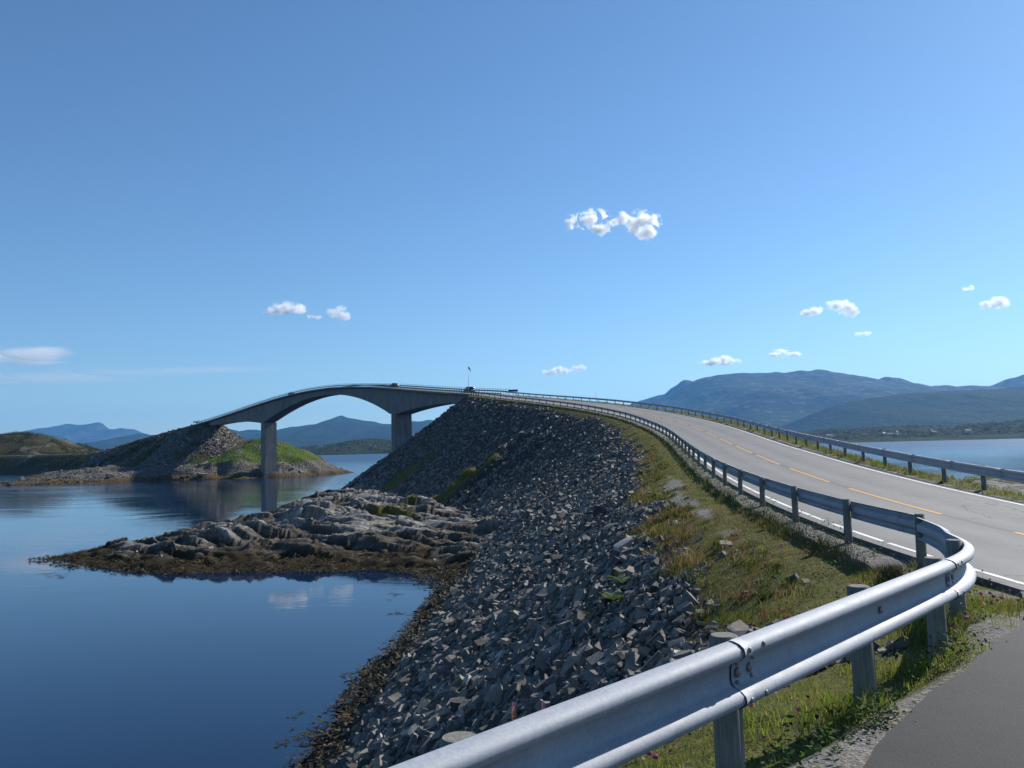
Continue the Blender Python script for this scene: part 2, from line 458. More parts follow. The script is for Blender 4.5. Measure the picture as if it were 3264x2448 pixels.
def nd(nt, t, **kw):
    n = nt.nodes.new(t)
    for k, v in kw.items():
        if k in n.inputs: n.inputs[k].default_value = v
        else: setattr(n, k, v)
    return n

def noise(nt, scale, detail=4, rough=0.55, vec=None, dist=0.0):
    n = nt.nodes.new('ShaderNodeTexNoise')
    n.inputs['Scale'].default_value = scale; n.inputs['Detail'].default_value = detail
    n.inputs['Roughness'].default_value = rough; n.inputs['Distortion'].default_value = dist
    if vec: nt.links.new(vec, n.inputs['Vector'])
    return n

def ramp(nt, src, stops):
    r = nt.nodes.new('ShaderNodeValToRGB')
    e = r.color_ramp.elements
    while len(e) < len(stops): e.new(0.5)
    for i, (p, c) in enumerate(stops):
        e[i].position = p; e[i].color = (*c, 1)
    nt.links.new(src, r.inputs[0])
    return r.outputs[0]

def mix(nt, fac, a, b, mode='MIX'):
    m = nt.nodes.new('ShaderNodeMix')
    m.data_type = 'RGBA'; m.blend_type = mode
    if isinstance(fac, (int, float)): m.inputs[0].default_value = fac
    else: nt.links.new(fac, m.inputs[0])
    for i, v in ((6, a), (7, b)):
        if isinstance(v, tuple): m.inputs[i].default_value = (*v, 1)
        else: nt.links.new(v, m.inputs[i])
    return m.outputs[2]

def mth(nt, op, a, b=None, clamp=False):
    m = nt.nodes.new('ShaderNodeMath'); m.operation = op; m.use_clamp = clamp
    for i, v in ((0, a), (1, b)):
        if v is None: continue
        if isinstance(v, (int, float)): m.inputs[i].default_value = v
        else: nt.links.new(v, m.inputs[i])
    return m.outputs[0]

def bump(nt, b, h, strength=0.4, dist=0.05):
    n = nt.nodes.new('ShaderNodeBump')
    n.inputs['Strength'].default_value = strength; n.inputs['Distance'].default_value = dist
    nt.links.new(h, n.inputs['Height']); nt.links.new(n.outputs[0], b.inputs['Normal'])

def pos(nt):
    return nt.nodes.new('ShaderNodeNewGeometry').outputs['Position']

def objco(nt):
    return nt.nodes.new('ShaderNodeTexCoord').outputs['Object']

def attr(nt, name):
    a = nt.nodes.new('ShaderNodeAttribute'); a.attribute_name = name
    return a

def sepc(nt, c):
    s = nt.nodes.new('ShaderNodeSeparateColor'); nt.links.new(c, s.inputs[0])
    return s.outputs

MAT = {}
def simple(name, colr, rough=0.7, spec=0.3, metal=0.0, var=0.15, scale=3.0, bmp=0.0, bscale=40):
    m, nt, b = new_mat(name, rough, spec)
    p = objco(nt)
    n = noise(nt, scale, 5, 0.6, p)
    lo = tuple(c * (1 - var) for c in colr); hi = tuple(min(1, c * (1 + var)) for c in colr)
    nt.links.new(ramp(nt, n.outputs['Fac'], [(0.3, lo), (0.7, hi)]), b.inputs['Base Color'])
    b.inputs['Metallic'].default_value = metal
    if bmp:
        n2 = noise(nt, bscale, 3, 0.6, p); bump(nt, b, n2.outputs['Fac'], bmp, 0.02)
    MAT[name] = m
    return m

def mat_ground():
    m, nt, b = new_mat('ground', 0.95, 0.1)
    P = pos(nt)
    A = attr(nt, 'mask_a'); B = attr(nt, 'mask_b')
    g, r, gv = sepc(nt, A.outputs['Color'])[:3]
    wd, rr, tall = sepc(nt, B.outputs['Color'])[:3]
    n1 = noise(nt, 0.9, 6, 0.62, P); n2 = noise(nt, 9.0, 5, 0.65, P); n3 = noise(nt, 45.0, 4, 0.6, P); n4 = noise(nt, 0.25, 4, 0.6, P)
    # soil and short grass
    gc = ramp(nt, n1.outputs['Fac'], [(0.25, (0.085, 0.105, 0.02)), (0.5, (0.15, 0.16, 0.036)), (0.75, (0.22, 0.18, 0.07))])
    gc = mix(nt, mth(nt, 'MULTIPLY', n2.outputs['Fac'], 0.9), gc, (0.05, 0.042, 0.022))
    gc = mix(nt, 0.75, gc, ramp(nt, n3.outputs['Fac'], [(.35, (.35, .36, .3)), (.62, (1.25, 1.2, 1.1))]), 'MULTIPLY')
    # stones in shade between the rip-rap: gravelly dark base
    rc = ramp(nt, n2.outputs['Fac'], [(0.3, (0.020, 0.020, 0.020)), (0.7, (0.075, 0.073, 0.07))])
    # bedrock
    v = nd(nt, 'ShaderNodeTexVoronoi', feature='DISTANCE_TO_EDGE'); v.inputs['Scale'].default_value = 0.75
    mp = nt.nodes.new('ShaderNodeMapping'); nt.links.new(P, mp.inputs[0]); mp.inputs['Rotation'].default_value = (0, 0, 0.6); mp.inputs['Scale'].default_value = (0.5, 1.6, 1)
    wv = noise(nt, 0.8, 5, 0.6, mp.outputs[0]); 
    vm = nt.nodes.new('ShaderNodeVectorMath'); vm.operation = 'ADD'; nt.links.new(mp.outputs[0], vm.inputs[0]); nt.links.new(wv.outputs['Color'], vm.inputs[1])
    nt.links.new(vm.outputs[0], v.inputs['Vector'])
    bc = ramp(nt, n1.outputs['Fac'], [(0.25, (0.18, 0.174, 0.166)), (0.5, (0.31, 0.302, 0.29)), (0.72, (0.45, 0.44, 0.425))])
    bc = mix(nt, mth(nt, 'MULTIPLY', n2.outputs['Fac'], 0.5), bc, (0.12, 0.108, 0.09))
    crack = mth(nt, 'LESS_THAN', v.outputs['Distance'], 0.03)
    bc = mix(nt, mth(nt, 'MULTIPLY', crack, 0.6), bc, (0.04, 0.036, 0.03))
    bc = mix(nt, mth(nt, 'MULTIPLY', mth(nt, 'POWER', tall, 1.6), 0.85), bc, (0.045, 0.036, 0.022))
    bc = mix(nt, mth(nt, 'MULTIPLY', mth(nt, 'GREATER_THAN', n4.outputs['Fac'], 0.56), 0.35), bc, (0.17, 0.14, 0.075))
    bc = mix(nt, mth(nt, 'MULTIPLY', A.outputs['Alpha'], 0.82), bc, ramp(nt, n2.outputs['Fac'], [(.3, (.022, .018, .013)), (.65, (.075, .062, .046)), (.8, (.15, .13, .10))]))
    # gravel
    gr = ramp(nt, n3.outputs['Fac'], [(0.3, (0.10, 0.095, 0.088)), (0.55, (0.22, 0.21, 0.195)), (0.75, (0.38, 0.36, 0.33))])
    wc = ramp(nt, n2.outputs['Fac'], [(0.3, (0.012, 0.010, 0.005)), (0.62, (0.045, 0.033, 0.013)), (0.8, (0.10, 0.075, 0.025))])
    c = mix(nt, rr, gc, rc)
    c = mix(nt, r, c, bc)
    c = mix(nt, g, c, gc)
    c = mix(nt, gv, c, gr)
    c = mix(nt, wd, c, wc)
    nt.links.new(c, b.inputs['Base Color'])
    hsum = mth(nt, 'ADD', mth(nt, 'MULTIPLY', n2.outputs['Fac'], 0.8), mth(nt, 'ADD', mth(nt, 'MULTIPLY', n3.outputs['Fac'], 0.3), mth(nt, 'MINIMUM', mth(nt, 'MULTIPLY', v.outputs['Distance'], 2.0), 0.5)))
    bump(nt, b, hsum, 0.75, 0.12)
    return m

def mat_stone(use_attr):
    m, nt, b = new_mat('rip_rap_stone', 0.82, 0.35)
    P = objco(nt)
    if use_attr:
        t = attr(nt, 'tint').outputs['Fac']; wet = sepc(nt, attr(nt, 'tint').outputs['Color'])[1]
        t = sepc(nt, attr(nt, 'tint').outputs['Color'])[0]
    else:
        t = nt.nodes.new('ShaderNodeObjectInfo').outputs['Random']; wet = None
    base = ramp(nt, t, [(0.0, (0.048, 0.046, 0.043)), (0.35, (0.118, 0.112, 0.103)), (0.62, (0.21, 0.20, 0.185)), (0.8, (0.27, 0.24, 0.19)), (0.9, (0.32, 0.25, 0.19)), (1.0, (0.46, 0.445, 0.42))])
    n = noise(nt, 5.0 if use_attr else 4.0, 6, 0.65, P)
    c = mix(nt, 0.65, base, ramp(nt, n.outputs['Fac'], [(0.3, (0.35, 0.35, 0.36)), (0.7, (1.0, 1.0, 1.0))]), 'MULTIPLY')
    lich = noise(nt, 2.3, 5, 0.7, P)
    c = mix(nt, mth(nt, 'MULTIPLY', mth(nt, 'GREATER_THAN', lich.outputs['Fac'], 0.6), 0.25), c, (0.30, 0.29, 0.22))
    if wet is not None:
        c = mix(nt, wet, c, (0.022, 0.018, 0.009))
    nt.links.new(c, b.inputs['Base Color'])
    n2 = noise(nt, 18.0, 4, 0.6, P); bump(nt, b, n2.outputs['Fac'], 0.35, 0.04)
    return m

def mat_leaf(name, trans=0.35):
    m, nt, b = new_mat(name, 0.7, 0.25)
    c = attr(nt, 'tint').outputs['Color']
    nt.links.new(c, b.inputs['Base Color'])
    tr = nt.nodes.new('ShaderNodeBsdfTranslucent'); nt.links.new(c, tr.inputs[0])
    ms = nt.nodes.new('ShaderNodeMixShader'); ms.inputs[0].default_value = trans
    nt.links.new(b.outputs[0], ms.inputs[1]); nt.links.new(tr.outputs[0], ms.inputs[2])
    nt.links.new(ms.outputs[0], nt.nodes['Material Output'].inputs[0])
    return m

def mat_asphalt(name, lo, hi, tracks=True):
    m, nt, b = new_mat(name, 0.85, 0.25)
    P = pos(nt)
    n1 = noise(nt, 0.35, 5, 0.6, P); n2 = noise(nt, 60.0, 3, 0.6, P); n3 = noise(nt, 7.0, 5, 0.65, P)
    c = ramp(nt, n1.outputs['Fac'], [(0.3, lo), (0.7, hi)])
    c = mix(nt, 0.55, c, ramp(nt, n2.outputs['Fac'], [(0.35, (0.55, 0.55, 0.56)), (0.68, (1.25, 1.24, 1.22))]), 'MULTIPLY')
    c = mix(nt, 0.4, c, ramp(nt, n3.outputs['Fac'], [(0.35, (0.75, 0.75, 0.76)), (0.65, (1.08, 1.08, 1.06))]), 'MULTIPLY')
    if tracks:
        u = sepc(nt, attr(nt, 'lane').outputs['Color'])
        tk = u[0]
        c = mix(nt, mth(nt, 'MULTIPLY', tk, 0.42), c, (0.275, 0.27, 0.26))
        cv = nd(nt, 'ShaderNodeTexVoronoi', feature='DISTANCE_TO_EDGE'); cv.inputs['Scale'].default_value = .22
        wob_ = noise(nt, 1.1, 4, .6, P); va = nt.nodes.new('ShaderNodeVectorMath'); va.operation = 'ADD'; nt.links.new(P, va.inputs[0]); nt.links.new(wob_.outputs['Color'], va.inputs[1]); nt.links.new(va.outputs[0], cv.inputs['Vector'])
        ck = mth(nt, 'MULTIPLY', mth(nt, 'LESS_THAN', cv.outputs['Distance'], .006), mth(nt, 'GREATER_THAN', n1.outputs['Fac'], .5))
        c = mix(nt, mth(nt, 'MULTIPLY', ck, .55), c, (.06, .06, .06))
        c = mix(nt, mth(nt, 'MULTIPLY', u[1], 0.75), c, (0.055, 0.055, 0.055))
    nt.links.new(c, b.inputs['Base Color'])
    bump(nt, b, n2.outputs['Fac'], 0.35, 0.01)
    return m

def mat_paint(name, c1, wear):
    m, nt, b = new_mat(name, 0.7, 0.3)
    P = pos(nt)
    n = noise(nt, 14.0, 5, 0.7, P); n2 = noise(nt, 1.2, 3, 0.6, P)
    f = mth(nt, 'ADD', mth(nt, 'MULTIPLY', n.outputs['Fac'], 0.75), mth(nt, 'MULTIPLY', n2.outputs['Fac'], 0.4))
    c = ramp(nt, f, [(wear - 0.06, c1), (wear + 0.06, (0.24, 0.235, 0.225))])
    nt.links.new(c, b.inputs['Base Color'])
    return m

def mat_water():
    m, nt, b = new_mat('sea_water', 0.04, 0.5)
    P = pos(nt)
    b.inputs['IOR'].default_value = 1.333
    n0 = noise(nt, 0.02, 3, 0.5, P)
    nt.links.new(ramp(nt, n0.outputs['Fac'], [(0.35, (0.0035, 0.016, 0.045)), (0.65, (0.005, 0.022, 0.058))]), b.inputs['Base Color'])
    mp = nt.nodes.new('ShaderNodeMapping'); nt.links.new(P, mp.inputs[0]); mp.inputs['Rotation'].default_value = (0, 0, 0.25); mp.inputs['Scale'].default_value = (0.45, 1.0, 1)
    a = noise(nt, 2.2, 3, 0.5, mp.outputs[0]); c = noise(nt, 0.45, 3, 0.5, mp.outputs[0], 0.5); d = noise(nt, 0.03, 3, 0.55, mp.outputs[0], 1.0)
    # calm patches and ruffled patches; the open water far out carries more waves
    ruf = ramp(nt, d.outputs['Fac'], [(0.42, (0.10, 0.10, 0.10)), (0.62, (1, 1, 1))])
    sx = nt.nodes.new('ShaderNodeSeparateXYZ'); nt.links.new(P, sx.inputs[0])
    near = nt.nodes.new('ShaderNodeMapRange'); near.inputs[1].default_value = 60; near.inputs[2].default_value = 900; near.inputs[3].default_value = 0.22; near.inputs[4].default_value = 4.0
    nt.links.new(sx.outputs[1], near.inputs[0])
    far = nt.nodes.new('ShaderNodeMapRange'); far.inputs[1].default_value = 150; far.inputs[2].default_value = 900; far.inputs[3].default_value = 0.035; far.inputs[4].default_value = 0.34
    nt.links.new(sx.outputs[1], far.inputs[0]); nt.links.new(far.outputs[0], b.inputs['Roughness'])
    h = mth(nt, 'ADD', mth(nt, 'MULTIPLY', a.outputs['Fac'], 0.16), mth(nt, 'MULTIPLY', c.outputs['Fac'], 0.55))
    h = mth(nt, 'MULTIPLY', h, mth(nt, 'MULTIPLY', ruf, near.outputs[0]))
    bump(nt, b, h, 0.55, 0.16)
    return m

def mat_mountain(name, veg, rockc, sc):
    m, nt, b = new_mat(name, 0.95, 0.05)
    P = pos(nt)
    n = noise(nt, sc, 7, 0.62, P); n2 = noise(nt, sc * 6, 5, 0.65, P)
    sx = nt.nodes.new('ShaderNodeSeparateXYZ')
    geo = nt.nodes.new('ShaderNodeNewGeometry'); nt.links.new(geo.outputs['Position'], sx.inputs[0])
    c = ramp(nt, n.outputs['Fac'], [(0.35, tuple(v * 0.7 for v in veg)), (0.65, tuple(v * 1.3 for v in veg))])
    f = mth(nt, 'GREATER_THAN', n2.outputs['Fac'], 0.58)
    c = mix(nt, mth(nt, 'MULTIPLY', f, 0.45), c, rockc)
    nt.links.new(c, b.inputs['Base Color'])
    bump(nt, b, n2.outputs['Fac'], 0.9, 25.0)
    return m

def mat_steel(name, base, rough):
    m, nt, b = new_mat(name, rough, 0.5)
    P = objco(nt)
    n = noise(nt, 3.0, 5, 0.65, P); n2 = noise(nt, 60.0, 4, 0.6, P)
    lo = tuple(v * 0.80 for v in base); hi = tuple(v * 1.08 for v in base)
    c = ramp(nt, n.outputs['Fac'], [(0.3, lo), (0.7, hi)])
    c = mix(nt, 0.4, c, ramp(nt, n2.outputs['Fac'], [(0.4, (0.72, 0.72, 0.72)), (0.6, (1.06, 1.06, 1.06))]), 'MULTIPLY')
    mp = nt.nodes.new('ShaderNodeMapping'); nt.links.new(P, mp.inputs[0]); mp.inputs['Scale'].default_value = (1, 1, .12)
    n3 = noise(nt, 9.0, 4, 0.7, mp.outputs[0])
    c = mix(nt, mth(nt, 'MULTIPLY', mth(nt, 'GREATER_THAN', n3.outputs['Fac'], .66), .35), c, (.20, .18, .16))
    nt.links.new(c, b.inputs['Base Color'])
    b.inputs['Metallic'].default_value = 0.12
    b.inputs['Specular IOR Level'].default_value = 0.35
    nt.links.new(ramp(nt, n.outputs['Fac'], [(0.3, (rough - 0.06,) * 3), (0.7, (rough + 0.1,) * 3)]), b.inputs['Roughness'])
    return m

def mat_wood():
    m, nt, b = new_mat('weathered_wood', 0.85, 0.2)
    P = objco(nt)
    mp = nt.nodes.new('ShaderNodeMapping'); nt.links.new(P, mp.inputs[0]); mp.inputs['Scale'].default_value = (1, 1, 0.06)
    n = noise(nt, 55.0, 4, 0.6, mp.outputs[0]); n2 = noise(nt, 6.0, 4, 0.6, P)
    rnd = nt.nodes.new('ShaderNodeObjectInfo').outputs['Random']
    c = ramp(nt, n.outputs['Fac'], [(0.3, (0.13, 0.125, 0.105)), (0.7, (0.29, 0.28, 0.245))])
    c = mix(nt, 0.5, c, ramp(nt, n2.outputs['Fac'], [(0.3, (0.62, 0.66, 0.6)), (0.7, (1, 1, 1))]), 'MULTIPLY')
    c = mix(nt, mth(nt, 'MULTIPLY', rnd, 0.35), c, (0.12, 0.11, 0.095))
    nt.links.new(c, b.inputs['Base Color'])
    bump(nt, b, n.outputs['Fac'], 0.5, 0.004)
    return m

def mat_concrete():
    m, nt, b = new_mat('bridge_concrete', 0.85, 0.2)
    P = pos(nt)
    n = noise(nt, 0.25, 6, 0.6, P)
    mp = nt.nodes.new('ShaderNodeMapping'); nt.links.new(P, mp.inputs[0]); mp.inputs['Scale'].default_value = (1, 1, 0.08)
    n2 = noise(nt, 1.2, 4, 0.6, mp.outputs[0])
    c = ramp(nt, n.outputs['Fac'], [(0.3, (0.17, 0.17, 0.165)), (0.7, (0.245, 0.24, 0.23))])
    c = mix(nt, 0.75, c, ramp(nt, n2.outputs['Fac'], [(0.35, (0.6, 0.59, 0.56)), (0.65, (1, 1, 1))]), 'MULTIPLY')
    nt.links.new(c, b.inputs['Base Color'])
    return m

M_ground = mat_ground()
M_stone = mat_stone(True)
M_stone1 = mat_stone(False)
M_leaf = mat_leaf('grass_blade', .5)
M_weed = mat_leaf('seaweed_frond', 0.1)
M_road = mat_asphalt('road_asphalt', (0.165, 0.163, 0.158), (0.215, 0.212, 0.205))
M_lay = mat_asphalt('layby_asphalt', (0.026, 0.027, 0.029), (0.039, 0.040, 0.042), False)
M_white = mat_paint('white_line_paint', (0.74, 0.73, 0.70), 0.66)
M_yellow = mat_paint('yellow_line_paint', (0.62, 0.33, 0.045), 0.72)
M_water = mat_water()
M_steel = mat_steel('galvanised_steel', (0.35, 0.375, 0.42), 0.66)
M_bolt = simple('bolt_steel', (0.22, 0.21, 0.20), 0.5, 0.5, 0.6)
M_lap_shade = simple('lap_shade_and_rust', (.035, .026, .022), .9)  # lap strip colour: gap shadow painted in along with the rust
M_wood = mat_wood()
M_conc = mat_concrete()
M_rail = simple('railing_steel', (0.06, 0.065, 0.07), 0.55, 0.4, 0.3)
M_mtn = mat_mountain('mountain_heath', (0.032, 0.046, 0.020), (0.16, 0.155, 0.15), 0.0016)
M_mtn2 = mat_mountain('wooded_hill', (0.018, 0.032, 0.012), (0.05, 0.065, 0.03), 0.004)
M_shore = mat_mountain('shore_woodland', (0.036, 0.050, 0.018), (0.07, 0.065, 0.035), 0.012)

# ------------------------------------------------------------------ sea
yy = np.concatenate([[-600, -100, 0, 40, 80, 120, 180, 260, 400, 700, 1200, 2500, 6000, 17000]])
xx = np.array([-11800, -4000, -1000, -300, -100, -40, 0, 40, 100, 300, 1000, 4000, 11800.0])
X, Y = np.meshgrid(xx, yy)
sea = obj_np('sea_water', np.c_[X.ravel(), Y.ravel(), np.full(X.size, WATER)], grid_faces(len(yy), len(xx)), M_water)
props(sea, kind='structure')
X, Y = np.meshgrid(np.array([-11800.0, 11800.0]), np.array([-600.0, 17000.0]))
props(obj_np('sea_bed', np.c_[X.ravel(), Y.ravel(), np.full(X.size, WATER - 5.6)], grid_faces(2, 2), simple('sea_bed_sand', (0.03, 0.035, 0.03), 0.9)), kind='structure')

# ------------------------------------------------------------------ near land
ys = [-14.0]
while ys[-1] < 262:
    y0 = max(ys[-1], 0)
    ys.append(ys[-1] + (0.3 if y0 < 26 else 0.36 if y0 < 76 else 0.25 if y0 < 128 else 0.36 + (y0 - 128) * 0.005))
ys = np.array(ys)
xs = np.concatenate([np.arange(-66, -55, 1.0), np.arange(-55, -51, 0.5), np.arange(-51, -14, 0.23), np.arange(-14, 20, 0.30), np.arange(20, 82, 0.8)])
X, Y = np.meshgrid(xs, ys)
G = ground(X, Y)
Zg = G['z']
tallm = np.where(G['land'], 0, 1.0)
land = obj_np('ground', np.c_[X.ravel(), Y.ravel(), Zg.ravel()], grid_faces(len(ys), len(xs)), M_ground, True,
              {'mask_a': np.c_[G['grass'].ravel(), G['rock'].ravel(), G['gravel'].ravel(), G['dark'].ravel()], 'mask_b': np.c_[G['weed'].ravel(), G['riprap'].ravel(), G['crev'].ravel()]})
props(land, kind='structure')

# ------------------------------------------------------------------ road, lay-by, markings
def ribbon(name, s_arr, offs, dz, mat, parent=None, lane=None):
    rows = [station(s_arr, o, dz) for o in offs]
    V = np.stack(rows, 1).reshape(-1, 3)
    at = None
    if lane is not None:
        at = {'lane': np.tile(np.array(lane, float), (len(s_arr), 1))}
    return obj_np(name, V, grid_faces(len(s_arr), len(offs)), mat, True, at, parent)

offs = [0.16, 0.46, 1.0, 1.35, 1.75, 2.3, 2.9, 3.5, 3.63, 3.76, 4.3, 4.9, 5.5, 5.9, 6.3, 6.49, 6.78]
lane = [(0, .0), (0, 0), (0.6, 0), (1, 0), (.6, 0), (0.1, 0), (1, 0), (0.3, 0), (0, 0.55), (.3, 0), (1, 0), (0.1, 0), (.6, 0), (1, 0), (.4, 0), (0, 0), (0, 0.3)]
road = ribbon('road', np.arange(-60, 202.1, 1.0), offs, 0.0, M_road, None, lane)
props(road, kind='structure')
far_road = ribbon('road', np.arange(458, 755, 4.0), [0.2, 3.6, 7.0], 0.0, M_road, None, [(0.5, 0)] * 3)
props(far_road, kind='structure')
# road edge thickness
for o_, nm in ((0.16, 'road_edge'), (6.78, 'road_edge')):
    s_arr = np.arange(-60, 202.1, 2.0)
    a = station(s_arr, o_, 0.0); c = station(s_arr, o_ + (-0.03 if o_ < 1 else 0.03), -0.16)
    props(obj_np(nm, np.stack([a, c], 1).reshape(-1, 3), grid_faces(len(s_arr), 2), M_road, False, {'lane': np.tile([[0, 1.0]], (2 * len(s_arr), 1))}, road), kind='stuff')
# edge lines: the left one is worn into pieces
pieces = [(-60, -0.8), (-0.55, 1.3), (1.55, 2.6), (3.3, 4.4), (4.55, 6.3), (6.4, 9.2), (9.35, 12.6), (12.7, 17.4), (17.5, 25.3), (25.4, 44.2), (44.4, 80), (80.2, 130), (130.2, 202)]
for a, c in pieces:
    s_arr = np.linspace(a, c, max(3, int((c - a) / 1.5)))
    w = 0.05 if a < 4 else 0.055
    ribbon('edge_line', s_arr, [0.46 - w, 0.46 + w], 0.004, M_white, road)
s_arr = np.arange(-60, 202.1, 1.5)
ribbon('edge_line', s_arr, [6.49 - 0.05, 6.49 + 0.05], 0.004, M_white, road)
for a, c in [(-21.5, -12.5), (-10.5, -1.2), (2.0 - 3.8, 0.9)][2:] + [(4.5, 12.4), (15, 22.6), (25.3, 33.3), (35.1, 43.6), (45.4, 54), (55.6, 64), (66.2, 74.8), (77.4, 86), (88, 96.5), (98.5, 107), (109, 117.5), (119.5, 128), (130, 138.5), (140.5, 149), (151, 159.5), (161.5, 170), (172, 180.5), (182.5, 191)] + [(-21.5, -12.5), (-10.5, -4.0)]:
    s_arr = np.linspace(a, c, 8)
    ribbon('centre_dash', s_arr, [3.63 - 0.055, 3.63 + 0.055], 0.004, M_yellow, road)
# lay-by asphalt beside the guardrail
far_side = station(np.linspace(-26, -6, len(LB)), 0.5)
tt = np.linspace(0, 1, 6)
V = np.stack([np.c_[LB * (1 - t) + far_side[:, :2] * t, LBZ * (1 - t) + (far_side[:, 2] - 0.012) * t] for t in tt], 1).reshape(-1, 3)
layby = obj_np('lay_by', V, grid_faces(len(LB), 6), M_lay, True)
props(layby, kind='structure')
V = np.stack([np.c_[LB, LBZ], np.c_[LB + [-0.02, 0.02], LBZ - .2]], 1).reshape(-1, 3)
obj_np('lay_by_edge', V, grid_faces(len(LB), 2), M_lay, False, None, layby)

# ------------------------------------------------------------------ stones
def hull_shapes(n, cuts, flat, seed):
    """broken stones: a slab of rock with its corners and edges knocked off by random planes"""
    r = np.random.default_rng(seed)
    out = []
    for i in range(n):
        bm = bmesh.new()
        dims = np.array([1.0, r.uniform(.5, .9), r.uniform(*flat)])
        bmesh.ops.create_cube(bm, size=1.0, matrix=Matrix.Diagonal((*dims, 1)))
        for v in bm.verts:                                   # skewed block
            v.co.x += .22 * v.co.y * r.uniform(-1, 1) + r.uniform(-.07, .07); v.co.y += r.uniform(-.08, .08); v.co.z += r.uniform(-.09, .09) * dims[2]
        for c in range(cuts):
            nrm = r.normal(0, 1, 3); nrm /= np.linalg.norm(nrm)
            nrm = Vector(nrm / dims).normalized()
            ext = max(v.co.dot(nrm) for v in bm.verts)
            off = ext * r.uniform(.55, .86)
            res = bmesh.ops.bisect_plane(bm, geom=bm.verts[:] + bm.edges[:] + bm.faces[:], plane_co=nrm * off, plane_no=nrm, clear_outer=True)
            ed = [e for e in bm.edges if e.is_boundary]
            if ed: bmesh.ops.holes_fill(bm, edges=ed, sides=0)
        bmesh.ops.remove_doubles(bm, verts=bm.verts, dist=.015)
        bmesh.ops.triangulate(bm, faces=bm.faces)
        bmesh.ops.recalc_face_normals(bm, faces=bm.faces)
        bm.verts.index_update()
        V = np.array([v.co[:] for v in bm.verts]); Fs = np.array([[v.index for v in f.verts] for f in bm.faces])
        bm.free()
        out.append((V, Fs))
    return out

def rotmats(yaw, tx, ty):
    cz, sz = np.cos(yaw), np.sin(yaw); cx, sx = np.cos(tx), np.sin(tx); c2, s2 = np.cos(ty), np.sin(ty)
    n = len(yaw); R = np.zeros((n, 3, 3))
    Rz = np.zeros((n, 3, 3)); Rz[:, 0, 0] = cz; Rz[:, 0, 1] = -sz; Rz[:, 1, 0] = sz; Rz[:, 1, 1] = cz; Rz[:, 2, 2] = 1
    Rx = np.zeros((n, 3, 3)); Rx[:, 0, 0] = 1; Rx[:, 1, 1] = cx; Rx[:, 1, 2] = -sx; Rx[:, 2, 1] = sx; Rx[:, 2, 2] = cx
    Ry = np.zeros((n, 3, 3)); Ry[:, 0, 0] = c2; Ry[:, 0, 2] = s2; Ry[:, 1, 1] = 1; Ry[:, 2, 0] = -s2; Ry[:, 2, 2] = c2
    return Rx @ Ry @ Rz

def scatter(shapes, P, size, R, tint, which):
    Vs, Fs, Ts = [], [], []
    base = 0
    for k, (V, F_) in enumerate(shapes):
        m = np.where(which == k)[0]
        if not len(m): continue
        W = np.einsum('nij,vj->nvi', R[m], V) * size[m, None, None] + P[m, None, :]
        Vs.append(W.reshape(-1, 3))
        off = base + np.arange(len(m))[:, None, None] * len(V)
        Fs.append((F_[None] + off).reshape(-1, 3))
        Ts.append(np.repeat(tint[m], len(V), 0))
        base += len(m) * len(V)
    return np.concatenate(Vs), np.concatenate(Fs), np.concatenate(Ts)

shapes = hull_shapes(18, 4, (0.25, 0.65), 5)
shapes_far = hull_shapes(18, 1, (0.3, 0.7), 6)
def sample_xy(x0, x1, y0, y1, dens):
    n = int((x1 - x0) * (y1 - y0) * dens)
    return rng.uniform(x0, x1, n), rng.uniform(y0, y1, n)

xa, ya = sample_xy(-12, 10, 1, 34, 115.0)
xe, ye = sample_xy(-12, 14, 34, 70, 36.0)
xb, yb = sample_xy(-34, 17, 70, 130, 15.0)
xc, yc_ = sample_xy(-60, 16, 130, 245, 8.0)
xd, yd = sample_xy(8, 40, 20, 200, 1.2)
sx_, sy_ = np.concatenate([xa, xe, xb, xc, xd]), np.concatenate([ya, ye, yb, yc_, yd])
g = ground(sx_, sy_)
keep = (g['riprap'] > 0.4) & (g['z'] > WATER - 0.9) & (rng.random(len(sx_)) < np.where(g['grass'] > 0.12, 0.45, 1.0))
keep |= (g['grass'] > .4) & ~g['land'] & (g['d'] < -1.7) & (g['d'] > -6) & (rng.random(len(sx_)) < .03) & (sy_ < 75) & (fbm(sx_ * .8, sy_ * .8, 64, 3) > .05)
sx_, sy_ = sx_[keep], sy_[keep]
g = {k: v[keep] for k, v in g.items()}
low = sstep(-3, -10, g['z'])
size = np.where(rng.random(len(sx_)) < .3, .62, 1.0) * np.clip(rng.lognormal(np.log(0.125 + 0.10 * low), 0.54, len(sx_)), 0.06, rng.uniform(.35, .75, len(sx_)))
size *= np.interp(sy_, [0, 34, 70, 130, 131, 250], [0.82, 0.95, 1.25, 1.4, 1.8, 1.9])
size = np.where(g['grass'] > .1, np.minimum(size, rng.uniform(.12, .3, len(sx_))), size)
yaw = rng.uniform(0, 6.28, len(sx_)); tx = rng.normal(0.12, 0.42, len(sx_)); ty = rng.normal(-0.45, 0.42, len(sx_))
R = rotmats(yaw, tx, ty)
Pz = g['z'] + size * rng.uniform(0.02, 0.26, len(sx_))
P = np.c_[sx_, sy_, Pz]
wet = sstep(WATER + 1.7, WATER + 0.6, Pz + 0.35 * fbm(sx_ * .5, sy_ * .5, 90, 3))
tint = np.c_[np.clip(rng.beta(2.0, 2.3, len(sx_)) + rng.normal(0, .05, len(sx_)), 0, 1), wet * 0.92, np.zeros(len(sx_))]
which = rng.integers(0, len(shapes), len(sx_))
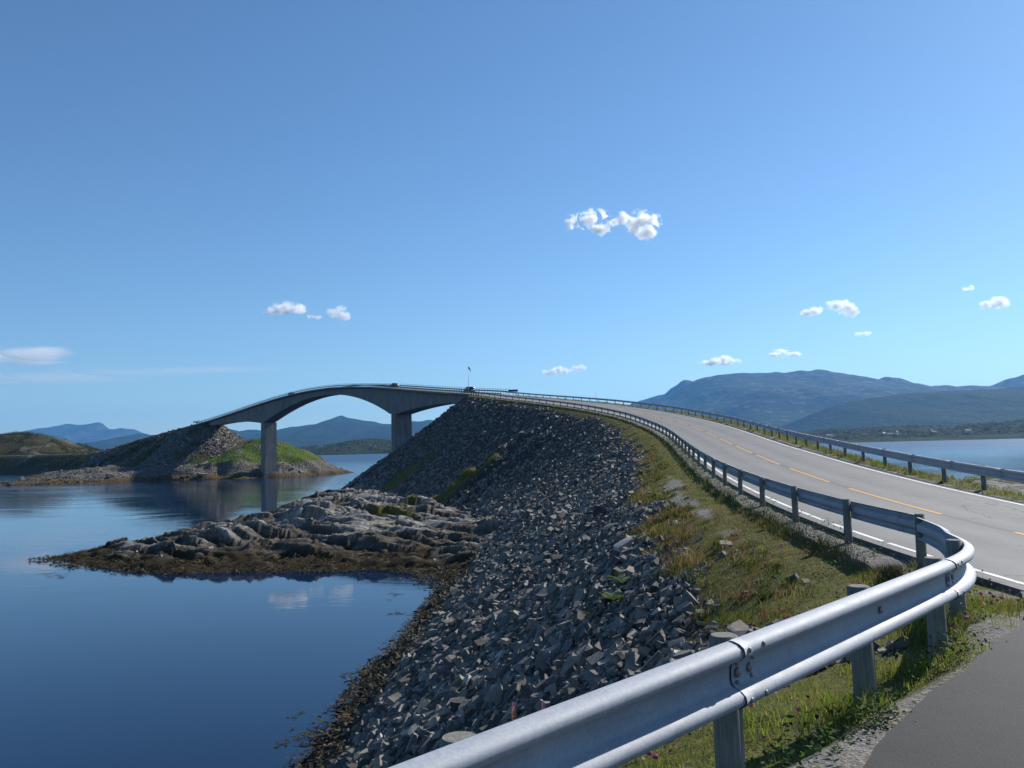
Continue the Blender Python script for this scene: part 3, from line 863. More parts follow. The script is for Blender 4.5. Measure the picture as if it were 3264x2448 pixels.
# the 300 that show largest become single stones
vis = size / np.maximum(np.linalg.norm(P, axis=1), 4)
uu = (P @ np.array(rt)) / (P @ np.array(fw)) * FPX + 1632; vv = 1224 - (P @ np.array(up)) / (P @ np.array(fw)) * FPX
rail_v = np.interp(uu, [900, 1328, 2279, 3041], [2800, 2448, 2071, 1740])
vis = np.where((uu > 0) & (uu < 3264) & (vv < rail_v - 20) & (vv > 0) & (wet < 0.5), vis, 0)
big = np.argsort(-vis)[:298]
mask = np.ones(len(sx_), bool); mask[big] = False
nearm = mask & (sy_ < 48); farm = mask & (sy_ >= 48)
sv, sf, st = scatter(shapes, P[nearm], size[nearm], R[nearm], tint[nearm], which[nearm])
sv2, sf2, st2 = scatter(shapes_far, P[farm], size[farm], R[farm], tint[farm], which[farm])
sv, sf, st = np.concatenate([sv, sv2]), np.concatenate([sf, sf2 + len(sv)]), np.concatenate([st, st2])
loose = obj_np('loose_stones', sv, sf, M_stone, False, {'tint': st}, land)
props(loose, kind='stuff')
smesh = [mesh_np('stone', V, F_, M_stone1) for V, F_ in shapes]
for i in big:
    o = bpy.data.objects.new('stone', smesh[which[i]])
    o.matrix_world = Matrix.Translation(P[i]) @ Matrix(R[i].tolist()).to_4x4() @ Matrix.Diagonal((size[i], size[i], size[i], 1))
    link(o, land)
# boulders and broken rock on the spit
shapes2 = hull_shapes(10, 6, (0.35, 0.65), 9)
bx_, by_ = sample_xy(-54, 0, 78, 205, 0.07)
gb = ground(bx_, by_)
kp = (gb['rock'] > 0.5) & (gb['z'] > WATER - 0.1) & (fbm(bx_ * .12, by_ * .12, 99, 3) > -0.1)
bx_, by_, bz_ = bx_[kp], by_[kp], gb['z'][kp]
bs_ = np.clip(rng.lognormal(np.log(0.42), 0.5, len(bx_)), .18, 1.6)
Rb = rotmats(rng.uniform(0, 6.28, len(bx_)), rng.normal(0, .25, len(bx_)), rng.normal(0, .25, len(bx_)))
tb = np.c_[rng.uniform(.4, .95, len(bx_)), sstep(WATER + 1.0, WATER + .3, bz_) * 0.9, np.zeros(len(bx_))]
v_, f_, t_ = scatter(shapes2, np.c_[bx_, by_, bz_ + 0.02 * bs_], bs_, Rb, tb, rng.integers(0, 10, len(bx_)))
props(obj_np('broken_rock', v_, f_, M_stone, False, {'tint': t_}, land), kind='stuff')

# ------------------------------------------------------------------ seaweed along the waterline
def fronds(P, L, n_per, spread, cols_):
    n = len(P) * n_per
    p = np.repeat(P, n_per, 0) + np.c_[rng.normal(0, 1, (n, 2)) * np.repeat(spread, n_per)[:, None], np.abs(rng.normal(0, 0.1, n))]
    a = rng.uniform(0, 6.28, n); l = np.repeat(L, n_per) * rng.uniform(.5, 1.3, n); w = l * rng.uniform(.18, .4, n)
    dx = np.c_[np.cos(a), np.sin(a), rng.normal(-0.1, .28, n)] * l[:, None]; dw = np.c_[-np.sin(a), np.cos(a), rng.normal(0, .4, n)] * w[:, None]
    V = np.stack([p - dw * .5, p + dw * .5, p + dx + dw * .4, p + dx - dw * .4], 1).reshape(-1, 3)
    F_ = np.arange(n * 4).reshape(-1, 4)
    c = np.repeat(cols_[rng.integers(0, len(cols_), n)] * rng.uniform(.6, 1.4, (n, 1)), 4, 0)
    return V, F_, c

wx, wy = sample_xy(-56, 6, 24, 140, 8.0)
gw = ground(wx, wy)
hh = gw['z'] - WATER
kp = (hh > -0.6) & (hh < np.where(gw['rock'] > .5, .55, 1.2) + 0.7 * fbm(wx * .35, wy * .35, 17, 3)) & (~gw['land']) & (rng.random(len(wx)) < np.where(gw['rock'] > .5, 0.35, 1.0))
Pw = np.c_[wx, wy, np.maximum(gw['z'], WATER - 0.02) + 0.12][kp]
wc = np.array([(0.020, 0.014, 0.005), (0.035, 0.024, 0.008), (0.06, 0.043, 0.013), (0.014, 0.011, 0.005), (0.09, 0.07, 0.02)])
V, F_, c = fronds(Pw, rng.uniform(.14, .36, len(Pw)), 9, np.full(len(Pw), 0.2), wc)
# floating mats
fl = [(-8.6, 44.0, .5), (-7.6, 43.6, .8), (-7.4, 38.4, .7), (-8.2, 34.9, .8), (-8.9, 34.2, .5), (-8.3, 59.6, .6), (-6.9, 61.2, .5), (-9.3, 67.0, .6), (-44.0, 82.8, .9), (-45.6, 84.2, .8), (-42.6, 81.0, .5), (-9.6, 37.6, .35)]
Pf = np.concatenate([np.c_[rng.normal(x, r * .55, int(26 * r)), rng.normal(y, r * .8, int(26 * r)), np.full(int(26 * r), WATER + 0.01)] for x, y, r in fl])
V2, F2, c2 = fronds(Pf, rng.uniform(.1, .22, len(Pf)), 4, np.full(len(Pf), .08), wc)
V2[:, 2] = WATER + 0.012 + (V2[:, 2] - WATER) * 0.12
props(obj_np('seaweed', np.concatenate([V, V2]), np.concatenate([F_, F2 + len(V)]), M_weed, False, {'tint': np.concatenate([c, c2])}), kind='stuff')

# ------------------------------------------------------------------ grass, weeds, clover
def blades(P, H, W_, cols_, lean):
    n = len(P)
    a = rng.uniform(0, 6.28, n); b = rng.uniform(0, 6.28, n)
    wv = np.c_[np.cos(a), np.sin(a), np.zeros(n)] * (W_ * .5)[:, None]
    lv = np.c_[np.cos(b), np.sin(b), np.zeros(n)] * (H * lean)[:, None]
    upv = np.c_[np.zeros(n), np.zeros(n), H]
    V = np.stack([P - wv, P + wv, P + upv * .55 + lv * .3 + wv * .75, P + upv * .55 + lv * .3 - wv * .75, P + upv + lv], 1).reshape(-1, 3)
    i = np.arange(n)[:, None] * 5
    T = np.concatenate([i + [[0, 1, 2]], i + [[0, 2, 3]], i + [[3, 2, 4]]], 0)
    return V, T, np.repeat(cols_, 5, 0)

GREEN = np.array([(0.075, 0.11, 0.012), (0.105, 0.14, 0.018), (0.145, 0.17, 0.025), (0.06, 0.09, 0.014), (0.18, 0.175, 0.04)])
DRY = np.array([(0.21, 0.16, 0.06), (0.17, 0.10, 0.05), (0.18, 0.085, 0.05), (0.15, 0.14, 0.035), (0.26, 0.21, 0.10)])
Vs, Ts, Cs = [], [], []
nb = 0
def add_blades(x, y, hmin, hmax, wid, dryp, mask_fn, lean=0.45):
    global nb
    g = ground(x, y)
    k = mask_fn(g, x, y)
    x, y = x[k], y[k]; g = {q: v[k] for q, v in g.items()}
    n = len(x)
    if not n: return
    ad = np.abs(g['d'])
    tallness = np.where(g['land'], sstep(1.6, 0.2, ad) * (g['mqd'] < 3) + (g['mqd'] > 7) * 0.7, np.maximum(sstep(1.25, 0.5, ad), sstep(2.4, 3.2, ad)))
    tallness = tallness * (0.55 + 0.75 * vnoise(x * .9, y * .9, 5) + .35 * vnoise(x * 2.7, y * 2.7, 6))
    thin = (rng.random(n) < .25 + .9 * sstep(-.5, .35, fbm(x * 1.6, y * 1.6, 48, 3)))
    x, y, ad, tallness, n = x[thin], y[thin], ad[thin], tallness[thin], int(thin.sum()); g = {q: v[thin] for q, v in g.items()}
    H = (hmin + (hmax - hmin) * np.clip(tallness, 0, 1)) * rng.uniform(.55, 1.25, n)
    H = H * np.where(g['land'] & (y < 13), .62, 1.0)
    dn = np.clip(dryp + 0.85 * fbm(x * .5, y * .5, 44, 3) + np.where(g['land'], -0.12, 0.32 * sstep(1.7, 2.6, ad)), 0.04, .95)
    dry = rng.random(n) < dn
    c = np.where(dry[:, None], DRY[rng.integers(0, 5, n)], GREEN[rng.integers(0, 5, n)] * np.where(y < 13, 1.35, 1.15)[:, None]) * rng.uniform(.7, 1.25, (n, 1)) * (1 + .45 * fbm(x * 1.2, y * 1.2, 46, 3))[:, None]
    V, T, C_ = blades(np.c_[x, y, g['z'] - 0.01], H, wid * rng.uniform(.6, 1.4, n), c, lean * rng.uniform(.3, 1.6, n))
    Vs.append(V); Ts.append(T + nb); Cs.append(C_); nb += len(V)

is_grass = lambda g, x, y: (g['grass'] * (1 - g['gravel'] * 0.94) > rng.random(len(x)) * 0.9 + 0.06) & ((g['mqd'] < 0.1) | (g['mqd'] > 6.85) | (g['rs'] < -9))
def near_ok(g, x, y):
    return is_grass(g, x, y) & (poly_sd(x, y, LB_POLY) < -0.02)
x, y = sample_xy(-5.5, 8, 1.2, 15, 1300); add_blades(x, y, 0.03, 0.30, 0.006, 0.30, near_ok)
x, y = sample_xy(-1, 10, 15, 34, 560); add_blades(x, y, 0.04, 0.40, 0.010, 0.42, near_ok)
x, y = sample_xy(2, 18, 34, 75, 75); add_blades(x, y, 0.09, 0.34, 0.024, 0.38, near_ok)
x, y = sample_xy(-14, 17.5, 75, 206, 16); add_blades(x, y, 0.14, 0.42, 0.055, 0.40, near_ok)
x, y = sample_xy(12, 46, 14, 95, 42); add_blades(x, y, 0.08, 0.32, 0.022, 0.30, lambda g, x, y: near_ok(g, x, y) & (g['mqd'] > 6.8))
x, y = sample_xy(-2, 30, 95, 206, 12); add_blades(x, y, 0.14, 0.38, 0.05, 0.40, lambda g, x, y: near_ok(g, x, y) & (g['mqd'] > 6.8))
x, y = sample_xy(-42, 6, 100, 196, 16); add_blades(x, y, 0.12, 0.38, 0.06, 0.30, lambda g, x, y: is_grass(g, x, y) & ~g['land'] & (np.abs(g['d']) > 6))
# rough tussocks where the verge tips over into the stones
x, y = sample_xy(-4, 16, 3, 70, 9.0)
g = ground(x, y)
kp = (~g['land']) & (g['grass'] > .25) & (g['d'] < -1.5 - .3 * rng.random(len(x))) & (g['gravel'] < .4) & (rng.random(len(x)) < np.where(y < 30, 1.0, .5)) & (vnoise(x * .6, y * .6, 23) > -.35)
x, y, z = x[kp], y[kp], g['z'][kp]; n = len(x); k = 30
tone = .85 * np.where((rng.random(n) < .35 + .6 * fbm(x * .4, y * .4, 24, 3))[:, None], DRY[rng.integers(0, 5, n)], GREEN[rng.integers(0, 5, n)] * .8)
rad = rng.uniform(.07, .24, n); hh_ = rng.uniform(.07, .24, n)
P = np.repeat(np.c_[x, y, z - .02], k, 0) + np.c_[rng.normal(0, 1, (n * k, 2)) * np.repeat(rad, k)[:, None] * .6, np.zeros(n * k)]
c = np.repeat(tone, k, 0) * rng.uniform(.6, 1.35, (n * k, 1))
V, T, C_ = blades(P, np.repeat(hh_, k) * rng.uniform(.5, 1.2, n * k), rng.uniform(.008, .018, n * k) * np.repeat(np.where(y < 25, 1, 1.8), k), c, rng.uniform(.2, .9, n * k))
Vs.append(V); Ts.append(T + nb); Cs.append(C_); nb += len(V)
props(obj_np('grass', np.concatenate(Vs), np.concatenate(Ts), M_leaf, False, {'tint': np.concatenate(Cs)}), kind='stuff')

# leafy weeds hugging the posts and the rail foot
def leaves(P, n_per, spread, hgt, size_, cols_):
    n = len(P) * n_per
    sp = np.repeat(spread, n_per)
    p = np.repeat(P, n_per, 0) + np.c_[rng.normal(0, 1, (n, 2)) * sp[:, None], rng.uniform(0.0, 1, n) ** 1.3 * np.repeat(hgt, n_per)]
    a = rng.uniform(0, 6.28, n); tl = rng.uniform(-.7, .9, n); l = size_ * rng.uniform(.6, 1.4, n); w = l * rng.uniform(.35, .6, n)
    dx = np.c_[np.cos(a) * np.cos(tl), np.sin(a) * np.cos(tl), np.sin(tl)] * l[:, None]; dw = np.c_[-np.sin(a), np.cos(a), rng.normal(0, .3, n)] * w[:, None]
    V = np.stack([p, p + dx * .5 + dw * .5, p + dx, p + dx * .5 - dw * .5], 1).reshape(-1, 3)
    c = np.repeat(cols_[rng.integers(0, len(cols_), n)] * rng.uniform(.65, 1.3, (n, 1)), 4, 0)
    return V, np.arange(n * 4).reshape(-1, 4), c

LV = np.array([(0.04, 0.085, 0.012), (0.05, 0.10, 0.015), (0.07, 0.125, 0.02), (0.03, 0.055, 0.012)])
pl = []
for s_ in np.arange(-2, 60, 0.16):
    o_ = rng.normal(-0.18, 0.18)
    pl.append(station([s_ + rng.normal(0, .1)], o_)[0][:2])
for i in range(0, len(LEGP)):
    if rng.random() < .33: pl.append(LEGP[i] + rng.normal(0, .2, 2) + np.array([.02, -.02]))
pl = np.array(pl)
pl = pl[poly_sd(pl[:, 0], pl[:, 1], LB_POLY) < -.14]
gpl = ground(pl[:, 0], pl[:, 1])
dist_ = np.hypot(pl[:, 0], pl[:, 1])
Pl = np.c_[pl, gpl['z']]
V1, F1, C1 = leaves(Pl, 34, rng.uniform(.06, .2, len(Pl)), rng.uniform(.08, .34, len(Pl)) * np.where(vnoise(pl[:, 0] * 1.1, pl[:, 1] * 1.1, 8) > -.1, 1, .35), 0.045, LV)
extra = np.array([(2.25, 5.52), (2.36, 5.66), (2.13, 5.42), (1.78, 5.04), (3.5, 6.98), (3.66, 7.16), (1.4, 4.56)])
ge = ground(extra[:, 0], extra[:, 1])
V3, F3, C3 = leaves(np.c_[extra, ge['z']], 90, np.full(len(extra), .075), np.full(len(extra), .16), 0.04, LV * 1.25)
# mats of clover in the sunny grass
cx_, cy_ = sample_xy(-2, 7, 2, 13, 16)
gc_ = ground(cx_, cy_); kp = near_ok(gc_, cx_, cy_) & (vnoise(cx_ * 1.3, cy_ * 1.3, 66) > 0.0)
V4, F4, C4 = leaves(np.c_[cx_, cy_, gc_['z']][kp], 16, np.full(kp.sum(), .1), np.full(kp.sum(), .09), 0.028, LV * 1.3)
hx_, hy_ = sample_xy(-3, 14, 3, 55, 3.0)
gh = ground(hx_, hy_); kp = (~gh['land']) & (vnoise(hx_ * .9, hy_ * .9, 27) > -.2) & (gh['d'] < -.9) & (gh['d'] > -5.2) & (gh['grass'] > .1)
V5, F5, C5 = leaves(np.c_[hx_, hy_, gh['z']][kp], 26, rng.uniform(.08, .28, kp.sum()), rng.uniform(.06, .26, kp.sum()), 0.05, LV)
props(obj_np('leafy_weeds', np.concatenate([V1, V3, V4, V5]), np.concatenate([F1, F3 + len(V1), F4 + len(V1) + len(V3), F5 + len(V1) + len(V3) + len(V4)]), M_leaf, False, {'tint': np.concatenate([C1, C3, C4, C5])}), kind='stuff')

# clover heads and other small flowers
ico = bmesh.new(); bmesh.ops.create_icosphere(ico, subdivisions=1, radius=1.0); ico.verts.index_update()
IV = np.array([v.co[:] for v in ico.verts]); IF = np.array([[v.index for v in f.verts] for f in ico.faces]); ico.free()
fx, fy = sample_xy(-1.5, 8, 2.5, 24, 15)
gf = ground(fx, fy); kp = near_ok(gf, fx, fy) & (vnoise(fx * .8, fy * .8, 12) > -0.15)
fx, fy, fz = fx[kp], fy[kp], gf['z'][kp]
n = len(fx)
kind = rng.random(n)
fcol = np.where((kind < .5)[:, None], (0.42, 0.13, 0.27), np.where((kind < .68)[:, None], (0.10, 0.045, 0.05), np.where((kind < .86)[:, None], (0.55, 0.38, 0.03), (0.62, 0.6, 0.5)))) * rng.uniform(.7, 1.2, (n, 1))
fs = np.where(kind < .5, .019, np.where(kind < .68, .015, .010)) * rng.uniform(.7, 1.25, n)
fh = rng.uniform(.10, .24, n)
c3 = np.c_[fx, fy, fz + fh]
V = (IV[None] * fs[:, None, None] * np.array([1, 1, .9]) * (1 + rng.normal(0, .12, (n, len(IV), 1))) + c3[:, None]).reshape(-1, 3)
F_ = (IF[None] + np.arange(n)[:, None, None] * len(IV)).reshape(-1, 3)
bV, bT, bC = blades(np.c_[fx, fy, fz], fh, np.full(n, .004), np.tile([[.05, .08, .02]], (n, 1)), np.zeros(n))
props(obj_np('clover_flowers', np.concatenate([V, bV]), np.concatenate([F_, bT + len(V)]), M_leaf, False, {'tint': np.concatenate([np.repeat(fcol, len(IV), 0), bC])}), kind='stuff')

# fern tufts and fireweed on the stone slope
def fern(x, y, r, label):
    z = float(ground(np.array([x]), np.array([y]))['z'][0]) + 0.12
    V, Q, C = [], [], []
    for i in range(15):
        a = i * 2.4 + random.random(); el = random.uniform(.5, 1.25); L = r * random.uniform(.7, 1.2)
        for j in range(12):
            t = j / 12
            bx = L * t * math.cos(el) * (1 + .35 * t); bz = L * (math.sin(el) * t - .45 * t * t)
            c0 = np.array([bx * math.cos(a), bx * math.sin(a), bz])
            for sd in (-1, 1):
                w = L * .26 * math.sin(math.pi * (0.12 + .85 * t)) * sd
                tip = c0 + np.array([-math.sin(a) * w, math.cos(a) * w, .02]) + np.array([math.cos(a), math.sin(a), 0]) * L * .04
                k = len(V)
                e = np.array([math.cos(a), math.sin(a), 0]) * L * .05
                V += [c0, c0 + e, tip + e * .4, tip]
                Q.append((k, k + 1, k + 2, k + 3))
                C += [np.array((0.115, 0.185, 0.022)) * random.uniform(.7, 1.25)] * 4
    rootf = empty('fern', (x, y, z))
    obj_np('fronds', np.array(V), np.array(Q), M_leaf, False, {'tint': np.array(C)}, rootf)
    props(rootf, label, 'fern', 'ferns among the rip-rap stones')
fern(2.63, 21.45, .50, 'bright green fern tuft standing highest among the dark slope stones')
fern(2.26, 20.3, .44, 'bright green fern tuft just below the highest one')
fern(1.75, 20.9, .28, 'smallest green fern tuft, lowest and nearest the water')

def fireweed(x, y, h, label):
    z = float(ground(np.array([x]), np.array([y]))['z'][0])
    rootf = empty('fireweed', (x, y, z))
    n = 60
    t = np.linspace(0.12, .72, n); a = np.arange(n) * 2.4
    p = np.c_[np.zeros(n), np.zeros(n), t * h]
    dx = np.c_[np.cos(a), np.sin(a), np.full(n, .35)] * (.11 * (1.2 - t))[:, None] * h * 1.3; dw = np.c_[-np.sin(a), np.cos(a), np.zeros(n)] * .022 * h
    V = np.stack([p, p + dx * .5 + dw, p + dx, p + dx * .5 - dw], 1).reshape(-1, 3)
    cc = np.repeat(np.array([(0.12, 0.13, 0.04)]) * rng.uniform(.6, 1.4, (n, 1)), 4, 0)
    obj_np('leaves', V, np.arange(n * 4).reshape(-1, 4), M_leaf, False, {'tint': cc}, rootf)
    n = 70
    t = np.linspace(.66, 1.02, n); a = np.arange(n) * 2.4
    p = np.c_[np.cos(a), np.sin(a), np.zeros(n)] * (.05 * h * (1.15 - t))[:, None] * 2 + np.c_[np.zeros(n), np.zeros(n), t * h]
    dx = np.c_[np.cos(a), np.sin(a), np.full(n, .5)] * .03 * h; dw = np.c_[-np.sin(a), np.cos(a), np.zeros(n)] * .014 * h
    V = np.stack([p - dw, p + dw, p + dx + dw, p + dx - dw], 1).reshape(-1, 3)
    cc = np.repeat(np.where((t < .85)[:, None], (0.26, 0.13, 0.10), (0.34, 0.10, 0.20)) * rng.uniform(.7, 1.3, (n, 1)), 4, 0)
    obj_np('blossom', V, np.arange(n * 4).reshape(-1, 4), M_leaf, False, {'tint': cc}, rootf)
    bm = bmesh.new(); add_cyl(bm, .008, .004, h, Matrix.Translation((0, 0, h / 2)), 6)
    from_bm('stem', bm, simple('plant_stem', (0.12, 0.09, 0.04)), True, rootf)
    props(rootf, label, 'plant', 'reddish fireweed behind the near rail')
fireweed(-0.11, 15.8, .75, 'reddish fireweed stem behind the near rail, the one closer to the water')
fireweed(0.40, 14.9, .65, 'reddish fireweed stem behind the near rail, the one closer to the road')


# ------------------------------------------------------------------ guardrails
_half = [(0.0, .160), (.022, .158), (.052, .149), (.075, .133), (.083, .111), (.077, .090), (.055, .072), (.024, .059), (.006, .046), (.0, .022)]
_half = [(o_ * 1.05, z_ * 1.04) for o_, z_ in _half]
PROF = _half + [(o_, -z_) for o_, z_ in reversed(_half)]
PROF_FAR = [(0, .16), (.07, .11), (.07, .06), (.0, 0), (.07, -.06), (.07, -.11), (0, -.16)]
def beam(path, nrm, prof, name, parent, grow=0.0, thick=0.004):
    """sweep the W profile along path (n,3), nrm (n,2) points to the traffic side"""
    k = len(prof)
    loop = [(o_, z_) for o_, z_ in prof] + [(o_ - thick, z_) for o_, z_ in reversed(prof)]
    V = []
    n = len(path)
    for i in range(n):
        gi = grow * (1 - i / (n - 1)) if n > 2 else grow
        for o_, z_ in loop:
            V.append((path[i][0] + nrm[i][0] * (o_ + gi), path[i][1] + nrm[i][1] * (o_ + gi), path[i][2] + z_ * (1 + gi * 4)))
    L = 2 * k
    Q = []
    for i in range(n - 1):
        for j in range(L):
            Q.append((i * L + j, i * L + (j + 1) % L, (i + 1) * L + (j + 1) % L, (i + 1) * L + j))
    for e in (0, n - 1):
        for j in range(k - 1):
            q = (e * L + j, e * L + j + 1, e * L + L - 2 - j, e * L + L - 1 - j)
            Q.append(q if e == 0 else q[::-1])
    return obj_np(name, np.array(V), np.array(Q), M_steel, True, None, parent)

def post_mesh(name, r, h0, h1, mat):
    bm = bmesh.new()
    add_cyl(bm, r * 1.03, r, h1 - h0 - .012, Matrix.Translation((0, 0, (h0 + h1 - .012) / 2)), 20)
    add_cyl(bm, r, r * .86, .012, Matrix.Translation((0, 0, h1 - .006)), 20)
    me = bpy.data.meshes.new(name); bm.normal_update(); bm.to_mesh(me); bm.free(); me.materials.append(mat)
    for p in me.polygons: p.use_smooth = abs(p.normal.z) < 0.6
    return me

PM_left = post_mesh('post', .077, -.75, .75, M_wood)
PM_right = post_mesh('post', .080, -.9, .72, M_wood)
BM_bolt = None
def bolt_mesh():
    bm = bmesh.new()
    bmesh.ops.create_uvsphere(bm, u_segments=10, v_segments=5, radius=.016, matrix=Matrix.Diagonal((1, .5, 1, 1)))
    me = bpy.data.meshes.new('bolt'); bm.to_mesh(me); bm.free(); me.materials.append(M_bolt)
    for p in me.polygons: p.use_smooth = True
    return me
BM_bolt = bolt_mesh()

RAILZ = 0.56                                       # height of the beam's middle above the road edge
s_main = np.arange(-4, 203, 0.5)
mp_ = station(s_main, 0.07)
mn_ = np.array([frame_at(s)[1] for s in s_main])
legn = np.gradient(LEGP, axis=0); legn /= np.linalg.norm(legn, axis=1)[:, None]
legN = np.c_[legn[:, 1], -legn[:, 0]]
j0 = np.argmin(np.hypot(mp_[:, 0] - LEGP[-1, 0], mp_[:, 1] - LEGP[-1, 1])) + 1
line = np.vstack([np.c_[LEGP, LEGZ + .02 + .03 * np.linspace(0, 1, len(LEGP))], mp_[j0:]])
lnrm = np.vstack([legN, mn_[j0:]])
arc = np.concatenate([[0], np.cumsum(np.linalg.norm(np.diff(line[:, :2], axis=0), axis=1))])
def on_line(a):
    return np.array([np.interp(a, arc, line[:, k]) for k in range(3)]), np.array([np.interp(a, arc, lnrm[:, k]) for k in range(2)])
def arc_of(x, y):
    return arc[np.argmin(np.hypot(line[:, 0] - x, line[:, 1] - y))]
gl = empty('guardrail', (line[0, 0], line[0, 1], 0))
gl.location = (0, 0, 0)
props(gl, 'guardrail on the water side, its shining near end bent round beside the lay-by', 'guardrail')
a_seam = arc_of(1.187, 4.567) - 0.16
a_seam2 = arc_of(3.67, 7.32) - 0.18
seams = [0.0, a_seam - 4.0, a_seam, a_seam2]
while seams[-1] < arc[-1] - 3: seams.append(seams[-1] + 4.0)
seams[-1] = arc[-1]
for i in range(len(seams) - 1):
    a0, a1 = seams[i], seams[i + 1]
    if a1 - a0 < .3: continue
    near = a0 < 45
    nseg = 44 if (a0 < 20 and near) else (8 if near else 4)
    aa = np.linspace(a0 - (0.0 if i == 0 else 0.0), a1 + (0.32 if i < len(seams) - 2 else 0), nseg + 1)
    aa = np.minimum(aa, arc[-1])
    pp = [on_line(a) for a in aa]
    path = np.array([p for p, _ in pp]) + [0, 0, RAILZ]; nn = np.array([n_ / np.linalg.norm(n_) for _, n_ in pp])
    # alternate panels sit a sheet's thickness proud so that the laps read as laps
    beam(path, nn, PROF if near else PROF_FAR, 'beam', gl, 0.006)
leg_posts = [(-0.23, 3.33), (1.11, 4.66), (2.40, 6.06), (3.57, 7.40), (4.50, 8.86), (-1.62, 1.87), (-3.0, .42)]
post_xy = [(x, y, z) for (x, y), z in zip(leg_posts, [-1.90, -1.84, -1.84, -1.86, -1.90, -1.9, -1.9])]
for s in np.concatenate([[-3.4], np.arange(0, 192, 4.0), np.arange(192, 203, 2.0)]):
    p = station([s], -0.02)[0]; post_xy.append((p[0], p[1], p[2] - .06))
for i, (x, y, z) in enumerate(post_xy):
    o = bpy.data.objects.new('post', PM_left)
    o.location = (x, y, z + 0.06 + random.uniform(-.02, .03)); o.rotation_euler = (random.uniform(-.02, .02), random.uniform(-.02, .02), random.uniform(0, 6))
    link(o, gl)
def add_bolt(a, oz, extra=0.0):
    p, n_ = on_line(a); n_ = n_ / np.linalg.norm(n_)
    pr = np.interp(oz, [q[1] for q in reversed(PROF)], [q[0] for q in reversed(PROF)])
    o = bpy.data.objects.new('bolt', BM_bolt)
    o.location = (p[0] + n_[0] * (pr + .008 + extra), p[1] + n_[1] * (pr + .008 + extra), p[2] + RAILZ + oz)
    o.rotation_euler = (0, 0, math.atan2(n_[1], n_[0]) - math.pi / 2)
    link(o, gl)
    return o
for sm in (a_seam, a_seam2):                      # dark strip paints the gap shadow and rusty grime of the lap
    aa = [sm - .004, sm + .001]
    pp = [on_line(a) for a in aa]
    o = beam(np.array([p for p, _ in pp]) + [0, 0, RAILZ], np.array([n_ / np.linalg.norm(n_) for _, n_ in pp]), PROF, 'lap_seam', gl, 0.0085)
    o.data.materials.clear(); o.data.materials.append(M_lap_shade)
for sm in (a_seam, a_seam2):
    for da in (.05, .2):
        for oz in (.125, -.125, .05, -.05):
            add_bolt(sm + da, oz + (.0 if da < .1 else .004))
    b_ = add_bolt(sm + .06, 0.0, .004); b_.scale = (1.7, 1.7, 1.7)
for x, y in leg_posts[:4]:
    b_ = add_bolt(arc_of(x + .09, y - .09) + .02, 0.0, .004); b_.scale = (1.6, 1.6, 1.6)

gr_ = empty('guardrail', (0, 0, 0))
props(gr_, 'straight grey guardrail on the far side of the road, above the open fjord', 'guardrail')
DR = 7.56
sr = list(np.arange(-30, 199, 4.0)); 
for i in range(len(sr) - 1):
    near = sr[i] < 45
    ss = np.linspace(sr[i], sr[i + 1], 9 if near else 5)
    path = station(ss, DR) + [0, 0, RAILZ]; nn = np.array([-frame_at(s)[1] for s in ss])
    beam(path[::-1], nn[::-1], PROF if near else PROF_FAR, 'beam', gr_, 0.0 if i % 2 == 0 else 0.004)
RPS = [192.5, 190.6, 188.9, 185.4, 181.6, 177.2, 173.0, 169.0, 164.8, 160.6, 156.6, 152.5, 148.4, 144.2, 139.9, 135.9, 131.8, 127.6, 123.4, 119.2, 115.2, 111.0, 106.7, 102.6, 98.8, 94.7, 90.4, 86.0, 81.7, 77.5, 73.6, 69.9, 66.7, 63.2, 59.8, 56.4, 53.0, 49.7, 46.4, 43.1, 39.6, 36.1, 32.7, 29.3, 25.7, 22.1, 18.7, 15.0, 11.6, 8.0, 4.4, 0.8, -2.8, -6.4]
for s in RPS:
    p = station([s], DR + .09)[0]
    o = bpy.data.objects.new('post', PM_right)
    o.location = (p[0], p[1], p[2] + random.uniform(-.02, .02)); o.rotation_euler = (random.uniform(-.02, .02), random.uniform(-.02, .02), random.uniform(0, 6))
    link(o, gr_)

# ------------------------------------------------------------------ bridge
B0, B1, PA, PB = 202.0, 458.0, 274.0, 399.0
br = empty('bridge', (0, 0, 0))
props(br, 'concrete road bridge arching over the strait on two tall piers', 'bridge')
def depth_at(s):
    mid = 0.5 * (PA + PB) + 1.0
    if s <= PA - 2: return 2.5 + 6.1 * (max(0, s - B0 - 4) / (PA - 2 - B0 - 4)) ** 2
    if s >= PB + 2: return 2.4 + 6.1 * (max(0, B1 - s) / (B1 - PB - 2)) ** 2
    if abs(s - PA) < 2 or abs(s - PB) < 2: return 8.6
    h = (PB - PA) / 2 - 2
    return 2.5 + 6.1 * (min(1, abs(s - mid) / h)) ** 2
ss = np.unique(np.concatenate([np.arange(B0, B1 + .1, 3.0), [PA - 2, PA + 2, PB - 2, PB + 2, 0.5 * (PA + PB) + 1]]))
def sweep(name, s_arr, ringfn, mat, parent, smooth=False):
    V, Q = [], []
    for s in s_arr:
        ring = ringfn(s)
        for d, dz in ring:
            V.append(station([s], d)[0] + [0, 0, dz])
    k = len(ring)
    for i in range(len(s_arr) - 1):
        for j in range(k):
            Q.append((i * k + j, (i + 1) * k + j, (i + 1) * k + (j + 1) % k, i * k + (j + 1) % k))
    o = obj_np(name, np.array(V), np.array(Q), mat, smooth, None, parent)
    bm = bmesh.new(); bm.from_mesh(o.data)
    bm.verts.ensure_lookup_table()
    bm.faces.new([bm.verts[j] for j in range(k)]); bm.faces.new([bm.verts[(len(s_arr) - 1) * k + j] for j in reversed(range(k))])
    bmesh.ops.recalc_face_normals(bm, faces=bm.faces)
    bm.to_mesh(o.data); bm.free()
    return o
